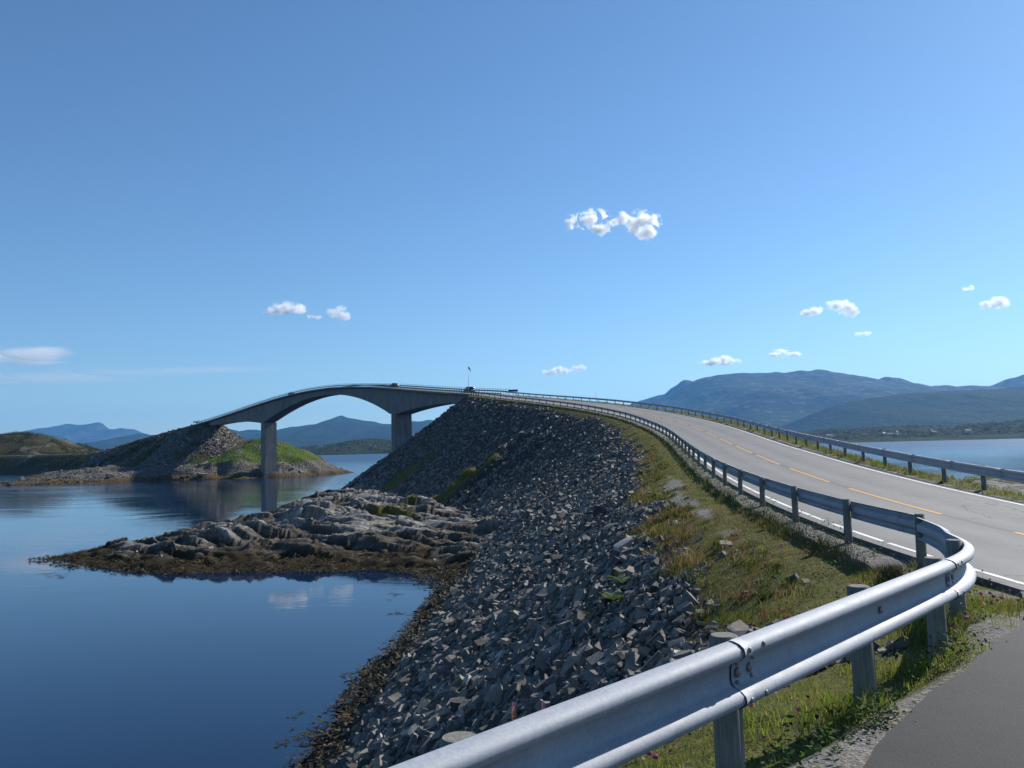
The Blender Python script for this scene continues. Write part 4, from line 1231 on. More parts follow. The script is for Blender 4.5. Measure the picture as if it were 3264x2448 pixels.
sweep('deck', ss, lambda s: [(-.45, .12), (.1, .12), (.1, -.02), (7.3, -.02), (7.3, .12), (8.0, .12), (8.0, -.36), (6.9, -.62), (.75, -.62), (-.45, -.36)], M_conc, br)
sweep('girder', ss, lambda s: [(.8, -.6), (6.8, -.6), (6.75, -depth_at(s)), (.85, -depth_at(s))], M_conc, br)
ribbon('deck_surface', np.arange(B0, B1 + .1, 2.0), [.12, 1.4, 3.7, 6, 7.28], 0.002, M_road, br, [(0.2, 0), (1, 0), (0, .5), (1, 0), (.2, 0)])
for s_p, zb, zf in ((PA, -13.5, None), (PB, -5.8, -8.9)):
    c = station([s_p], 3.8)[0]; t_, n_ = frame_at(s_p)
    ztop = c[2] - depth_at(s_p) + .05
    bm = bmesh.new()
    Rm = Matrix(((n_[0], t_[0], 0), (n_[1], t_[1], 0), (0, 0, 1)))
    add_box(bm, (5.75, 4.0, ztop - zb), (c[0], c[1], (ztop + zb) / 2), Rm, .12)
    pier = from_bm('pier', bm, M_conc, False, br)
    if zf is not None:
        bm = bmesh.new(); add_box(bm, (7.2, 5.6, 5.8), (c[0], c[1], zb - 2.9), Rm, .08)
        from_bm('footing', bm, M_conc, False, pier)
for s_a in (B0 + 1.2, B1 - 1.2):
    c = station([s_a], 3.8)[0]; t_, n_ = frame_at(s_a)
    Rm = Matrix(((n_[0], t_[0], 0), (n_[1], t_[1], 0), (0, 0, 1)))
    bm = bmesh.new(); add_box(bm, (7.0, 2.0, 4.4), (c[0], c[1], c[2] - 2.9), Rm, .05)
    from_bm('abutment', bm, M_conc, False, br)
bmp = bmesh.new(); add_box(bmp, (.09, .14, 1.22), (0, 0, .61))
me_rp = bpy.data.meshes.new('railing_post'); bmp.to_mesh(me_rp); bmp.free(); me_rp.materials.append(M_rail)
for d_, side in ((-.17, 1), (7.72, -1)):
    s0_, s1_ = (B0 - 6, B1 + 4)
    sa = np.arange(s0_, s1_ + .1, 2.0)
    rl = sweep('railing', sa, lambda s: [(d_ - .05, .49), (d_ + .05, .49), (d_ + .05, .80), (d_ - .05, .80)], M_rail, br)
    sweep('top_rail', sa, lambda s: [(d_ - .03, 1.19), (d_ + .03, 1.19), (d_ + .03, 1.25), (d_ - .03, 1.25)], M_rail, rl)
    for s in sa[:-1]:
        p = station([s], d_)[0]; t_, n_ = frame_at(s)
        o = bpy.data.objects.new('railing_post', me_rp); o.location = (p[0], p[1], p[2] + .02); o.rotation_euler = (0, 0, math.atan2(n_[1], n_[0]))
        link(o, rl)

# ------------------------------------------------------------------ island under the far end of the bridge
CTRL = np.array([
    (-223, 379, -11.5), (-212, 372, -9.9), (-200, 350, -11.5), (-195, 362, -9.6), (-174, 358, -11.5), (-180, 372, -8.8), (-160, 366, -11.4), (-160, 376, -8.8), (-142, 370, -11.4), (-143, 381, -8.0),
    (-128, 374, -11.3), (-126, 382, -6.0), (-134, 378, -8.6), (-112, 377, -11.3), (-116, 386, -7.2), (-100, 388, -9.5), (-97, 394, -11.3), (-89, 405, -11.5), (-93, 406, -8.5), (-97, 408, -4.5), (-103, 410, -1.2), (-112, 412, 3.0),
    (-122, 415, 5.6), (-131, 420, 5.2), (-140, 424, 3.5), (-118, 400, -2.2), (-126, 389, -3.0), (-137, 386, -4.6), (-150, 392, -6.0), (-162, 398, -5.6), (-178, 400, -6.0), (-192, 405, -6.5), (-208, 412, -7.5),
    (-92, 425, -6), (-85, 435, -11.6), (-95, 455, -11.6), (-110, 440, 1), (-130, 450, 0), (-150, 470, -8), (-160, 490, -12), (-190, 500, -12), (-240, 400, -13), (-225, 428, -11.3), (-217, 432, -8),
    (-245, 470, -11.4), (-228, 470, -3), (-236, 480, -4.5), (-270, 522, -11.4), (-252, 510, -4.5), (-262, 535, -2), (-300, 556, -11.4), (-286, 555, -5), (-325, 590, -11.4), (-316, 585, -6), (-300, 578, -2), (-345, 592, -6.5), (-360, 590, -11.4), (-350, 600, -1),
    (-400, 600, -11.4), (-400, 610, -2), (-330, 620, 1.0), (-345, 640, 11), (-362, 650, 15.5), (-380, 655, 19), (-400, 660, 18), (-420, 660, 17), (-347, 655, 12.8), (-338, 655, 7.4), (-328, 655, 2.8), (-305, 640, 0.6), (-290, 610, 1.0), (-270, 580, 1.0),
    (-300, 690, -4), (-270, 650, -8), (-250, 600, -9), (-240, 560, -10), (-220, 520, -11.5), (-380, 720, 10), (-340, 740, -2), (-430, 740, 5), (-280, 720, -12), (-450, 620, -11.5), (-450, 650, 10), (-450, 580, -13), (-350, 540, -13), (-300, 480, -13), (-260, 430, -13), (-235, 345, -13), (-170, 340, -13), (-120, 360, -13), (-85, 385, -13), (-70, 420, -13), (-75, 470, -13), (-130, 510, -13)], float)
def rbf(ctrl):
    A = np.hypot(ctrl[:, None, 0] - ctrl[None, :, 0], ctrl[:, None, 1] - ctrl[None, :, 1])
    n = len(ctrl)
    M = np.zeros((n + 1, n + 1)); M[:n, :n] = A; M[n, :n] = 1; M[:n, n] = 1
    w = np.linalg.solve(M, np.r_[ctrl[:, 2], 0])
    def f(x, y):
        sh = x.shape; x = x.ravel(); y = y.ravel(); out = np.empty(len(x))
        for a in range(0, len(x), 20000):
            r = np.hypot(x[a:a + 20000, None] - ctrl[None, :, 0], y[a:a + 20000, None] - ctrl[None, :, 1])
            out[a:a + 20000] = r @ w[:n] + w[n]
        return out.reshape(sh)
    return f
isl = rbf(CTRL)
fs_ = np.arange(456, 756, 3.0)
fq = station(fs_, 3.6)
def island(x, y):
    z0 = isl(x, y)
    above = sstep(-13, -10, z0)
    rk = ridged(x * .05 + .02 * y, y * .09, 15, 5) - .6
    z = z0 + above * (rk * 5.0 + 1.1 * fbm(x * .12, y * .12, 25, 4)) * np.where(z0 > -4, .55, 1.0)
    sh = x.shape
    xf, yf = x.ravel(), y.ravel(); dmin = np.empty(len(xf)); ki = np.empty(len(xf), int)
    for a in range(0, len(xf), 20000):
        d2 = (xf[a:a + 20000, None] - fq[None, :, 0]) ** 2 + (yf[a:a + 20000, None] - fq[None, :, 1]) ** 2
        k = d2.argmin(1); ki[a:a + 20000] = k; dmin[a:a + 20000] = np.sqrt(d2[np.arange(len(k)), k])
    dmin = dmin.reshape(sh); zk = fq[ki, 2].reshape(sh) - .15
    emb = zk - np.maximum(dmin - 4.8, 0) / 1.38 + .25 * fbm(x * .3, y * .3, 35, 3)
    bench = sstep(9.0, 5.0, dmin)
    is_emb = emb > z
    zz = np.where(is_emb, emb, z * (1 - bench) + np.minimum(z, zk) * bench)
    nz = fbm(x * .06, y * .06, 45, 4)
    grass = sstep(-6.5, -3.8, zz + 2.2 * nz) * (1 - 0.75 * sstep(.12, .2, rk))
    grass = np.where(is_emb, .22 + .45 * sstep(-.05, .3, nz + .003 * (-150 - x)), grass)
    rock = np.where(is_emb, 0.0, 1.0)
    rip = np.where(is_emb, 1.0, 0.0)
    weed = sstep(WATER + 2.6, WATER + .8, zz + 1.2 * nz)
    return zz, grass, rock, rip, weed
def mat_island():
    m, nt, b = new_mat('island_ground', 0.95, 0.08)
    P = pos(nt)
    A = sepc(nt, attr(nt, 'mask_a').outputs['Color']); B = sepc(nt, attr(nt, 'mask_b').outputs['Color'])
    n1 = noise(nt, .12, 6, .65, P); n2 = noise(nt, .9, 5, .65, P); n3 = noise(nt, .03, 4, .6, P)
    fresh = ramp(nt, n1.outputs['Fac'], [(.3, (.055, .095, .014)), (.7, (.105, .155, .022))])
    heath = ramp(nt, n1.outputs['Fac'], [(.25, (.030, .032, .015)), (.5, (.065, .055, .025)), (.75, (.085, .095, .028))])
    gc = mix(nt, B[1], heath, fresh)
    gc = mix(nt, mth(nt, 'MULTIPLY', n2.outputs['Fac'], .5), gc, (.035, .04, .016))
    bc = ramp(nt, n2.outputs['Fac'], [(.3, (.06, .054, .047)), (.55, (.13, .118, .10)), (.75, (.25, .225, .19))])
    v = nd(nt, 'ShaderNodeTexVoronoi', feature='F1'); v.inputs['Scale'].default_value = 1.3; nt.links.new(P, v.inputs['Vector'])
    rc = ramp(nt, sepc(nt, v.outputs['Color'])[0], [(0.0, (.05, .045, .038)), (.6, (.12, .105, .085)), (.92, (.20, .18, .15)), (1.0, (.4, .38, .34))])
    wc_ = ramp(nt, n2.outputs['Fac'], [(.3, (.03, .022, .01)), (.7, (.13, .09, .035))])
    c = mix(nt, B[2], bc, rc)
    f = mth(nt, 'ADD', A[0], mth(nt, 'MULTIPLY', mth(nt, 'SUBTRACT', n2.outputs['Fac'], .5), 1.2))
    fr = nt.nodes.new('ShaderNodeMapRange'); fr.inputs[1].default_value = .35; fr.inputs[2].default_value = .65; nt.links.new(f, fr.inputs[0])
    c = mix(nt, fr.outputs[0], c, gc)
    c = mix(nt, B[0], c, wc_)
    nt.links.new(c, b.inputs['Base Color'])
    bump(nt, b, mth(nt, 'ADD', n2.outputs['Fac'], mth(nt, 'MULTIPLY', v.outputs['Distance'], .7)), .9, .9)
    return m
xi = np.concatenate([np.arange(-445, -240, 2.0), np.arange(-240, -70, 1.1)]); yi = np.concatenate([np.arange(338, 470, 1.1), np.arange(470, 745, 2.0)])
X, Y = np.meshgrid(xi, yi)
Z, gA, rA, pA, wA = island(X, Y)
freshm = sstep(45, 28, np.hypot((X + 122), (Y - 405) * 1.1)) * (1 - pA)
freshm = np.maximum(freshm, .25 * sstep(.1, .35, fbm(X * .04, Y * .04, 57, 3)) * (Y < 460))
isl_o = obj_np('island_ground', np.c_[X.ravel(), Y.ravel(), Z.ravel()], grid_faces(len(yi), len(xi)), mat_island(), True,
               {'mask_a': np.c_[gA.ravel(), rA.ravel(), 0 * gA.ravel()], 'mask_b': np.c_[wA.ravel(), freshm.ravel(), pA.ravel()]})
props(isl_o, kind='structure')
# stones of the far embankment and rocks along the island's shore
ex, ey = sample_xy(-240, -120, 375, 480, 1.5)
ez, eg, er, ep, ew = island(ex, ey)
kp = (ep > .5) & (ez > WATER) & (eg < .6)
dfar = np.min(np.hypot(ex[:, None] - fq[None, :, 0], ey[:, None] - fq[None, :, 1]), 1)
kp &= dfar > 5.2
n = kp.sum()
v1, f1, t1 = scatter(shapes, np.c_[ex, ey, ez + .1][kp], np.clip(rng.lognormal(np.log(.5), .4, n), .25, 1.4), rotmats(rng.uniform(0, 6.28, n), rng.normal(0, .4, n), rng.normal(0, .4, n)), np.c_[rng.beta(1.6, 2.6, n), np.zeros(n), np.zeros(n)], rng.integers(0, len(shapes), n))
ex, ey = sample_xy(-350, -85, 345, 600, .03)
ez, eg, er, ep, ew = island(ex, ey)
kp = (ep < .5) & (ez > WATER - .2) & (ez < -4.5) & (eg < .7)
n = kp.sum()
sz_ = np.clip(rng.lognormal(np.log(1.1), .5, n), .4, 4)
v2, f2, t2 = scatter(shapes2, np.c_[ex, ey, ez][kp], sz_, rotmats(rng.uniform(0, 6.28, n), rng.normal(0, .2, n), rng.normal(0, .2, n)), np.c_[rng.uniform(.1, .8, n), ew[kp] * .8, np.zeros(n)], rng.integers(0, 10, n))
props(obj_np('shore_rocks', np.concatenate([v1, v2]), np.concatenate([f1, f2 + len(v1)]), M_stone, False, {'tint': np.concatenate([t1, t2])}, isl_o), kind='stuff')
# scrub on the island
ex, ey = sample_xy(-440, -85, 375, 700, .35)
ez, eg, er, ep, ew = island(ex, ey)
kp = (eg > .45) & (ez > -6.5) & (np.min(np.hypot(ex[:, None] - fq[None, :, 0], ey[:, None] - fq[None, :, 1]), 1) > 5.5) & (fbm(ex * .07, ey * .07, 68, 3) > -.05) & ((np.hypot(ex + 122, ey - 408) > 34) | (rng.random(len(ex)) < .12))
Ps = np.c_[ex, ey, ez][kp]
SC = np.array([(.030, .045, .014), (.045, .06, .018), (.06, .05, .022), (.055, .075, .02)])
hg = rng.uniform(.3, 1.5, len(Ps)) * np.where(Ps[:, 2] > 8, 1.4, .8)
V, F_, C_ = leaves(Ps, 16, rng.uniform(.5, 1.2, len(Ps)), hg, 0.75, SC)
props(obj_np('heath_scrub', V, F_, M_leaf, False, {'tint': C_}), kind='stuff')

# ------------------------------------------------------------------ far shores and mountains
def horizon_v(u): return 1421.0 - 0.0244 * (u - 1632.0)
def ridge_mesh(name, trace, dist, depth_f, depth_b, mat, nr=26, step=18, rough=.1, canopy=0.0, seed=0, front_pow=1.0):
    """a hill range: crest heights follow the range's skyline at its real distance, falling away in front and behind"""
    tr = np.array(trace, float)
    u = np.arange(tr[0, 0], tr[-1, 0] + .1, step)
    v = np.interp(u, tr[:, 0], tr[:, 1])
    xc_ = (u - 1632) / FPX * dist
    hc = np.maximum((horizon_v(u) - v) / FPX * dist, 4) - WATER * 1.0 + 2
    rows = []
    for t in np.concatenate([np.linspace(-1, 0, nr), np.linspace(0, 1, nr // 2)[1:]]):
        yv = dist + (t * depth_f if t < 0 else t * depth_b)
        xr_ = xc_ * (1 + 0.0 * t)
        prof = (1 - abs(t)) ** (front_pow if t < 0 else 1.2)
        amp = (1 - abs(t)) * abs(t) * 4
        nse = fbm(xr_ / (depth_f * .35) + seed, np.full_like(xr_, yv / (depth_f * .35)), seed, 6)
        gul = ridged(xr_ / (depth_f * .22) + seed, np.full_like(xr_, yv / (depth_f * .6)), seed + 4, 4) - .6
        fade = np.minimum(1, np.minimum(np.arange(len(u)), np.arange(len(u))[::-1]) / 3.0)
        h = hc * prof * fade + hc * amp * (rough * nse + rough * .9 * gul)
        h += 0.012 * hc * prof * vnoise(xr_ / (step * dist / FPX * 2.2), np.full_like(xr_, yv * .01), seed + 9)
        if canopy:
            wooded = sstep(-.25, .15, fbm(xr_ * .006, np.full_like(xr_, yv * .009), seed + 2, 3))
            h += (h > 5) * wooded * canopy * rng.random(len(u))
        rows.append(np.c_[xr_, np.full_like(xr_, yv), WATER - 3 + np.maximum(h, 0)])
    V = np.stack(rows, 0)
    return props(obj_np(name, V.reshape(-1, 3), grid_faces(len(rows), len(u)), mat, True), kind='structure')

ridge_mesh('mountain', [(1700, 1390), (1900, 1330), (2040, 1277), (2120, 1254), (2171, 1216), (2185, 1212), (2205, 1213), (2240, 1230), (2300, 1300), (2400, 1370)], 11500, 1500, 2500, M_mtn, seed=3, step=10)
ridge_mesh('mountain', [(1800, 1405), (1960, 1330), (2040, 1290), (2120, 1262), (2171, 1232), (2240, 1203), (2286, 1194), (2400, 1187), (2486, 1186), (2531, 1187), (2548, 1182), (2617, 1178), (2686, 1188.6), (2766, 1200), (2800, 1210), (2829, 1201), (2868, 1204.6), (2937, 1228.6), (2960, 1233), (3011, 1226), (3051, 1234), (3086, 1227), (3160, 1230), (3206, 1211), (3263, 1194), (3420, 1160), (3700, 1190), (4100, 1330)], 9500, 3600, 4000, M_mtn, nr=40, seed=11, step=12, rough=.13)
ridge_mesh('mountain', [(2420, 1392), (2497, 1362), (2560, 1330), (2640, 1296), (2720, 1277), (2850, 1258), (3000, 1246), (3150, 1240), (3264, 1232), (3500, 1240), (3900, 1330)], 5700, 2200, 2200, M_mtn2, nr=36, seed=23, step=12, rough=.12)
ridge_mesh('mountain', [(-700, 1420), (-300, 1385), (-50, 1395), (55, 1379), (109, 1366), (149, 1364), (209, 1351), (250, 1353), (278, 1351), (313, 1345), (325, 1350), (343, 1366), (360, 1369), (378, 1364), (428, 1369), (447, 1379), (490, 1390), (560, 1420)], 15000, 3000, 1500, M_mtn, seed=31, step=9, rough=.12)
ridge_mesh('mountain', [(180, 1430), (278, 1421), (318, 1406), (388, 1391), (447, 1380), (477, 1386), (560, 1400), (640, 1418)], 9000, 2000, 1500, M_mtn2, seed=37, step=8)
ridge_mesh('mountain', [(560, 1425), (660, 1380), (727, 1366), (760, 1375), (787, 1370), (812, 1368), (850, 1375), (882, 1372), (920, 1361), (962, 1357), (1000, 1351), (1025, 1352), (1050, 1337), (1070, 1329), (1087, 1325), (1110, 1332), (1137, 1337), (1190, 1344), (1217, 1351), (1237, 1352), (1312, 1343), (1345, 1342), (1357, 1338), (1375, 1339), (1450, 1350), (1560, 1345), (1700, 1365), (1900, 1410)], 8500, 3200, 3000, M_mtn2, nr=36, seed=41, step=8, rough=.12)
ridge_mesh('far_shore', [(600, 1447), (860, 1436), (912, 1428), (960, 1424), (1000, 1420), (1060, 1418), (1125, 1407), (1175, 1400), (1237, 1401), (1330, 1405), (1450, 1400), (1700, 1405), (1900, 1416)], 2500, 420, 500, M_shore, nr=44, seed=51, step=3.5, rough=.2, front_pow=.7, canopy=7.0)
ridge_mesh('far_shore', [(1900, 1416), (2300, 1392), (2571, 1379), (2720, 1368), (2868, 1361), (2914, 1358), (3000, 1361), (3086, 1350), (3180, 1349), (3263, 1343), (3500, 1340), (4000, 1370)], 2750, 900, 700, M_shore, nr=90, seed=61, step=5, rough=.14, front_pow=.8, canopy=9.0)
dg = bpy.context.evaluated_depsgraph_get()
def surf(names_prefix):
    from mathutils.bvhtree import BVHTree
    obs = [o for o in scene.objects if o.name.startswith(names_prefix)]
    trees = [BVHTree.FromPolygons([v.co[:] for v in o.data.vertices], [p.vertices[:] for p in o.data.polygons]) for o in obs]
    def f(x, y):
        out = np.full(len(x), -99.0)
        for i in range(len(x)):
            for t in trees:
                h = t.ray_cast(Vector((x[i], y[i], 900)), Vector((0, 0, -1)))
                if h[0] is not None: out[i] = max(out[i], h[0].z)
        return out
    return f
hs = surf('far_shore')

# houses on the far shore
M_hw = simple('white_boarding', (.6, .59, .57), .7); M_hr = simple('dark_roof', (.10, .09, .085), .7); M_hred = simple('red_boarding', (.30, .06, .04), .7); M_hgrey = simple('grey_boarding', (.40, .42, .44), .7); M_glass = simple('window_glass', (.03, .035, .04), .15, .5)
def house(x, y, w, d, h, rz, wall_m, label):
    w, d, h = w * .8, d * .8, h * .8
    z = float(hs(np.array([x]), np.array([y]))[0]) + 0.6
    r = empty('house', (x, y, z), rz)
    bm = bmesh.new(); add_box(bm, (w, d, h + 1.5), (0, 0, h / 2 - .75)); wall = from_bm('wall', bm, wall_m, False, r)
    bm = bmesh.new()
    rh = d * .42
    vs_ = [bm.verts.new(p) for p in ((-w / 2 - .3, -d / 2 - .4, h), (w / 2 + .3, -d / 2 - .4, h), (w / 2 + .3, d / 2 + .4, h), (-w / 2 - .3, d / 2 + .4, h), (-w / 2 - .3, 0, h + rh), (w / 2 + .3, 0, h + rh))]
    for q in ((0, 1, 5, 4), (2, 3, 4, 5), (0, 4, 3), (1, 2, 5), (3, 2, 1, 0)): bm.faces.new([vs_[i] for i in q])
    from_bm('roof', bm, M_hr, False, r)
    for i in range(3):
        bm = bmesh.new(); add_box(bm, (1.2, .06, 1.2), ((i - 1) * w * .3, -d / 2 - .03, h * .55)); from_bm('window', bm, M_glass, False, r)
    props(r, label, 'house', 'houses on the far shore')
house(778, 2105, 22, 9, 6, .2, M_hw, 'long white house at the left of the wooded far shore')
house(792, 2105, 8, 8, 5, -.1, M_hw, 'small white outhouse just right of the long white house')
house(912, 2105, 12, 9, 8, .5, M_hw, 'tall white gabled house in the middle of the wooded shore')
house(934, 2120, 20, 9, 5, .1, M_hgrey, 'low grey building between two white houses on the shore')
house(944, 2105, 9, 8, 7, .8, M_hw, 'narrow white house beside the low grey building')
house(953, 2125, 7, 7, 5, .3, M_hw, 'tiny white house up the slope behind the narrow one')
house(1048, 2130, 16, 9, 4, .1, M_hred, 'reddish low house high on the wooded shore')
house(1058, 2160, 10, 8, 5, .1, M_hgrey, 'pale grey house right above the reddish low one')
house(1096, 2060, 18, 8, 5, .15, M_hw, 'white house nearest the waterline, at the far right')
house(-517, 2290, 16, 9, 6, .2, M_hw, 'white house on the low shore seen under the bridge arch')

# ------------------------------------------------------------------ cars
M_tyre = simple('tyre_rubber', (.02, .02, .02), .9); M_rim = simple('alloy_rim', (.35, .35, .36), .4, .5, .6)
M_tail = simple('tail_lamp', (.35, .02, .015), .3, .5); M_head = simple('head_lamp', (.6, .6, .6), .2, .5); M_plate = simple('number_plate', (.7, .7, .68), .5); M_dark = simple('dark_trim', (.02, .02, .022), .6)
def car(x, y, z, rz, tilt, paint, wagon, label, L=4.5, W=1.78, H=1.5):
    r = empty('parked_car' if False else 'car', (x, y, z)); r.rotation_euler = (tilt, 0, rz)
    hl = L / 2
    # y forward; side outline of body and of the cabin
    body = [(-hl, .42), (-hl + .04, .30), (-hl + .3, .22), (hl - .3, .22), (hl - .03, .32), (hl, .55), (hl - .10, .72), (hl - .95, .92), (-hl + .05, .95 if wagon else .98), (-hl - .0, .7)]
    roof_r = -hl + .28 if wagon else -hl + .75
    cabin = [(hl - 1.0, .90), (hl - 1.75, H - .05), (hl - 2.1, H), (roof_r + .35, H), (roof_r, H - .07), (-hl + .08 if wagon else -hl + .25, .93)]
    def prism(name, prof, w0, w1, mat, bev):
        bm = bmesh.new()
        zs_ = [p[1] for p in prof]; z0, z1 = min(zs_), max(zs_)
        rings = []
        for sd in (-1, 1):
            rings.append([bm.verts.new((sd * (w0 + (w1 - w0) * (p[1] - z0) / (z1 - z0)) / 2, p[0], p[1])) for p in prof])
        n = len(prof)
        for i in range(n): bm.faces.new((rings[0][i], rings[0][(i + 1) % n], rings[1][(i + 1) % n], rings[1][i]))
        bm.faces.new(rings[0][::-1]); bm.faces.new(rings[1])
        bmesh.ops.recalc_face_normals(bm, faces=bm.faces)
        if bev: bmesh.ops.bevel(bm, geom=bm.edges[:], offset=bev, segments=2, affect='EDGES')
        return from_bm(name, bm, mat, True, r)
    prism('body', body, W * .97, W, paint, .05)
    prism('cabin', cabin, W * .95, W * .74, paint, .04)
    def quad(name, pts, mat):
        bm = bmesh.new(); v = [bm.verts.new(p) for p in pts]; f = bm.faces.new(v)
        ex = bmesh.ops.extrude_face_region(bm, geom=[f])
        nrm = (Vector(pts[1]) - Vector(pts[0])).cross(Vector(pts[2]) - Vector(pts[0])).normalized()
        bmesh.ops.translate(bm, vec=nrm * .012, verts=[e for e in ex['geom'] if isinstance(e, bmesh.types.BMVert)])
        bmesh.ops.recalc_face_normals(bm, faces=bm.faces)
        return from_bm(name, bm, mat, False, r)
    def wx(zv): return (W * .95 + (W * .74 - W * .95) * (zv - .90) / (H - .90)) / 2 + .004
    for sd in (-1, 1):
        a, c = wx(.97) * sd, wx(H - .12) * sd
        for y0, y1, y2, y3 in ((hl - 1.25, hl - 2.25, hl - 2.25, hl - 1.85), (hl - 2.32, hl - 3.25, hl - 3.2, hl - 2.32), (hl - 3.32, -hl + (.35 if wagon else .6), roof_r + .22, hl - 3.27)):
            pts = [(a, y0, .97), (a, y1, .97), (c, y2, H - .12), (c, y3, H - .12)]
            quad('side_window', pts if sd > 0 else pts[::-1], M_glass)
    yb = lambda zv: (-hl + (.08 if wagon else .25)) + (roof_r - (-hl + (.08 if wagon else .25))) * (zv - .93) / (H - .07 - .93) - .004
    quad('rear_window', [(.62, yb(.99), .99), (-.62, yb(.99), .99), (-.52, yb(H - .13), H - .13), (.52, yb(H - .13), H - .13)][::-1], M_glass)
    yf = lambda zv: (hl - 1.0) + (-.75) * (zv - .90) / (H - .05 - .90) + .004
    quad('windscreen', [(-.68, yf(.95), .95), (.68, yf(.95), .95), (.56, yf(H - .1), H - .1), (-.56, yf(H - .1), H - .1)][::-1], M_glass)
    for sd in (-1, 1):
        bm = bmesh.new(); add_box(bm, (.20, .07, .30), (sd * (W / 2 - .16), -hl - .0, .78), None, .02); from_bm('tail_lamp', bm, M_tail, False, r)
        bm = bmesh.new(); add_box(bm, (.34, .10, .16), (sd * (W / 2 - .28), hl - .04, .62), None, .02); from_bm('headlamp', bm, M_head, False, r)
        bm = bmesh.new(); add_box(bm, (.20, .12, .13), (sd * (W / 2 + .06), hl - 1.45, .98), None, .02); from_bm('mirror', bm, paint, False, r)
        for yv in (hl - .85, -hl + .85):
            bm = bmesh.new(); add_cyl(bm, .32, .32, .21, Matrix.Translation((sd * (W / 2 - .10), yv, .32)) @ Matrix.Rotation(math.pi / 2, 4, 'Y'), 20)
            wh = from_bm('wheel', bm, M_tyre, False, r)
            bm = bmesh.new(); add_cyl(bm, .20, .19, .23, Matrix.Translation((sd * (W / 2 - .095), yv, .32)) @ Matrix.Rotation(math.pi / 2, 4, 'Y'), 14)
            from_bm('rim', bm, M_rim, False, wh)
    bm = bmesh.new(); add_box(bm, (W * .93, .09, .2), (0, -hl - .0, .40), None, .03); from_bm('rear_bumper', bm, M_dark, False, r)
    bm = bmesh.new(); add_box(bm, (.5, .02, .11), (0, -hl - .035, .62)); from_bm('number_plate', bm, M_plate, False, r)
    props(r, label, 'car')
    return r
def car_on(s, d, paint, wagon, label, fwd=True, **kw):
    p = station([s], d)[0]; a = math.radians(_herm([s])[0][3]); p2 = station([s + 2], d)[0]
    t = math.atan2(p2[2] - p[2], 2.0)
    return car(p[0], p[1], p[2] + .01, a if fwd else a + math.pi, t if fwd else -t, paint, wagon, label, **kw)
P_green = simple('dark_green_paint', (.035, .045, .040), .3, .5); P_grey = simple('dark_grey_paint', (.05, .052, .05), .3, .5); P_black = simple('black_paint', (.015, .016, .018), .3, .5); P_silver = simple('silver_paint', (.30, .31, .32), .35, .5, .3)
car_on(219, 5.1, P_grey, True, 'dark grey estate car just driving onto the near end of the bridge', L=4.7, H=1.62)
car_on(283.5, 5.1, P_green, False, 'dark green hatchback on the bridge above the near pier', L=4.2, H=1.52)
car_on(373, 2.2, P_silver, True, 'low silver car behind the railing on the far half of the bridge', False, H=1.45)
car_on(614.7, 5.0, P_black, True, 'small black car on the low road at the left island', False)


# ------------------------------------------------------------------ flag, signs, marker post
M_pole = simple('white_pole', (.62, .62, .60), .5); M_blue = simple('blue_sign', (.012, .035, .13), .5); M_flag = simple('flag_cloth', (.05, .05, .09), .9); M_grey = simple('zinc_post', (.30, .31, .32), .5)
p = station([201.0], -1.1)[0]
fp = empty('flagpole', tuple(p - [0, 0, .15]))
bm = bmesh.new(); add_cyl(bm, .06, .035, 7.5, Matrix.Translation((0, 0, 3.75)), 10); from_bm('pole', bm, M_pole, True, fp)
bm = bmesh.new(); bmesh.ops.create_uvsphere(bm, u_segments=8, v_segments=6, radius=.07, matrix=Matrix.Translation((0, 0, 7.53))); from_bm('finial', bm, M_pole, True, fp)
props(fp, 'slim white flagpole standing at the near end of the bridge', 'flagpole')
n1_, n2_ = 9, 12
V = []
for i in range(n1_):
    for j in range(n2_):
        a = i / (n1_ - 1); c = j / (n2_ - 1)
        hx = .06 + .55 * a ** .8; drop = 1.2 * a ** 1.1
        V.append((hx + .05 * math.sin(7 * c + 3 * a), .10 * math.sin(6 * a + 4 * c) * a, 7.35 - drop - c * (.7 - .35 * a)))
fl_ = obj_np('flag', np.array(V) + p - [0, 0, .15], grid_faces(n1_, n2_), M_flag, True)
sm_ = fl_.modifiers.new('thick', 'SOLIDIFY'); sm_.thickness = .01
props(fl_, 'dark flag drooping from the top of the flagpole', 'flag')
def road_sign(x, y, z, rz, w, h, up_, label, border=True):
    r = empty('road_sign', (x, y, z), rz)
    bm = bmesh.new(); add_box(bm, (w, .03, h), (0, 0, up_ + h / 2), None, .008); pn = from_bm('sign_panel', bm, M_blue, False, r)
    if border:
        bm = bmesh.new()
        for sz, lc in (((w - .1, .006, .03), (0, 0, .07)), ((w - .1, .006, .03), (0, 0, h - .07))): add_box(bm, sz, (lc[0], -.019, up_ + lc[2]))
        for sx2 in (-1, 1): add_box(bm, (.03, .006, h - .2), (sx2 * (w / 2 - .065), -.019, up_ + h / 2))
        from_bm('sign_border', bm, M_pole, False, pn)
    for sx2 in (-1, 1):
        bm = bmesh.new(); add_cyl(bm, .035, .035, up_ + h + .5, Matrix.Translation((sx2 * w * .33, .04, (up_ + h) / 2 - .25)), 10); from_bm('post', bm, M_grey, True, r)
    props(r, label, 'road sign')
p = station([196.2], 9.0)[0]
road_sign(p[0], p[1], p[2] - .35, .12, 2.4, .56, .95, 'wide blue road sign at the near end of the bridge')
p = station([459.7], -1.5)[0]
road_sign(p[0], p[1], p[2] - .3, .3, 2.3, .55, 1.0, 'tiny blue road sign at the far end of the bridge')

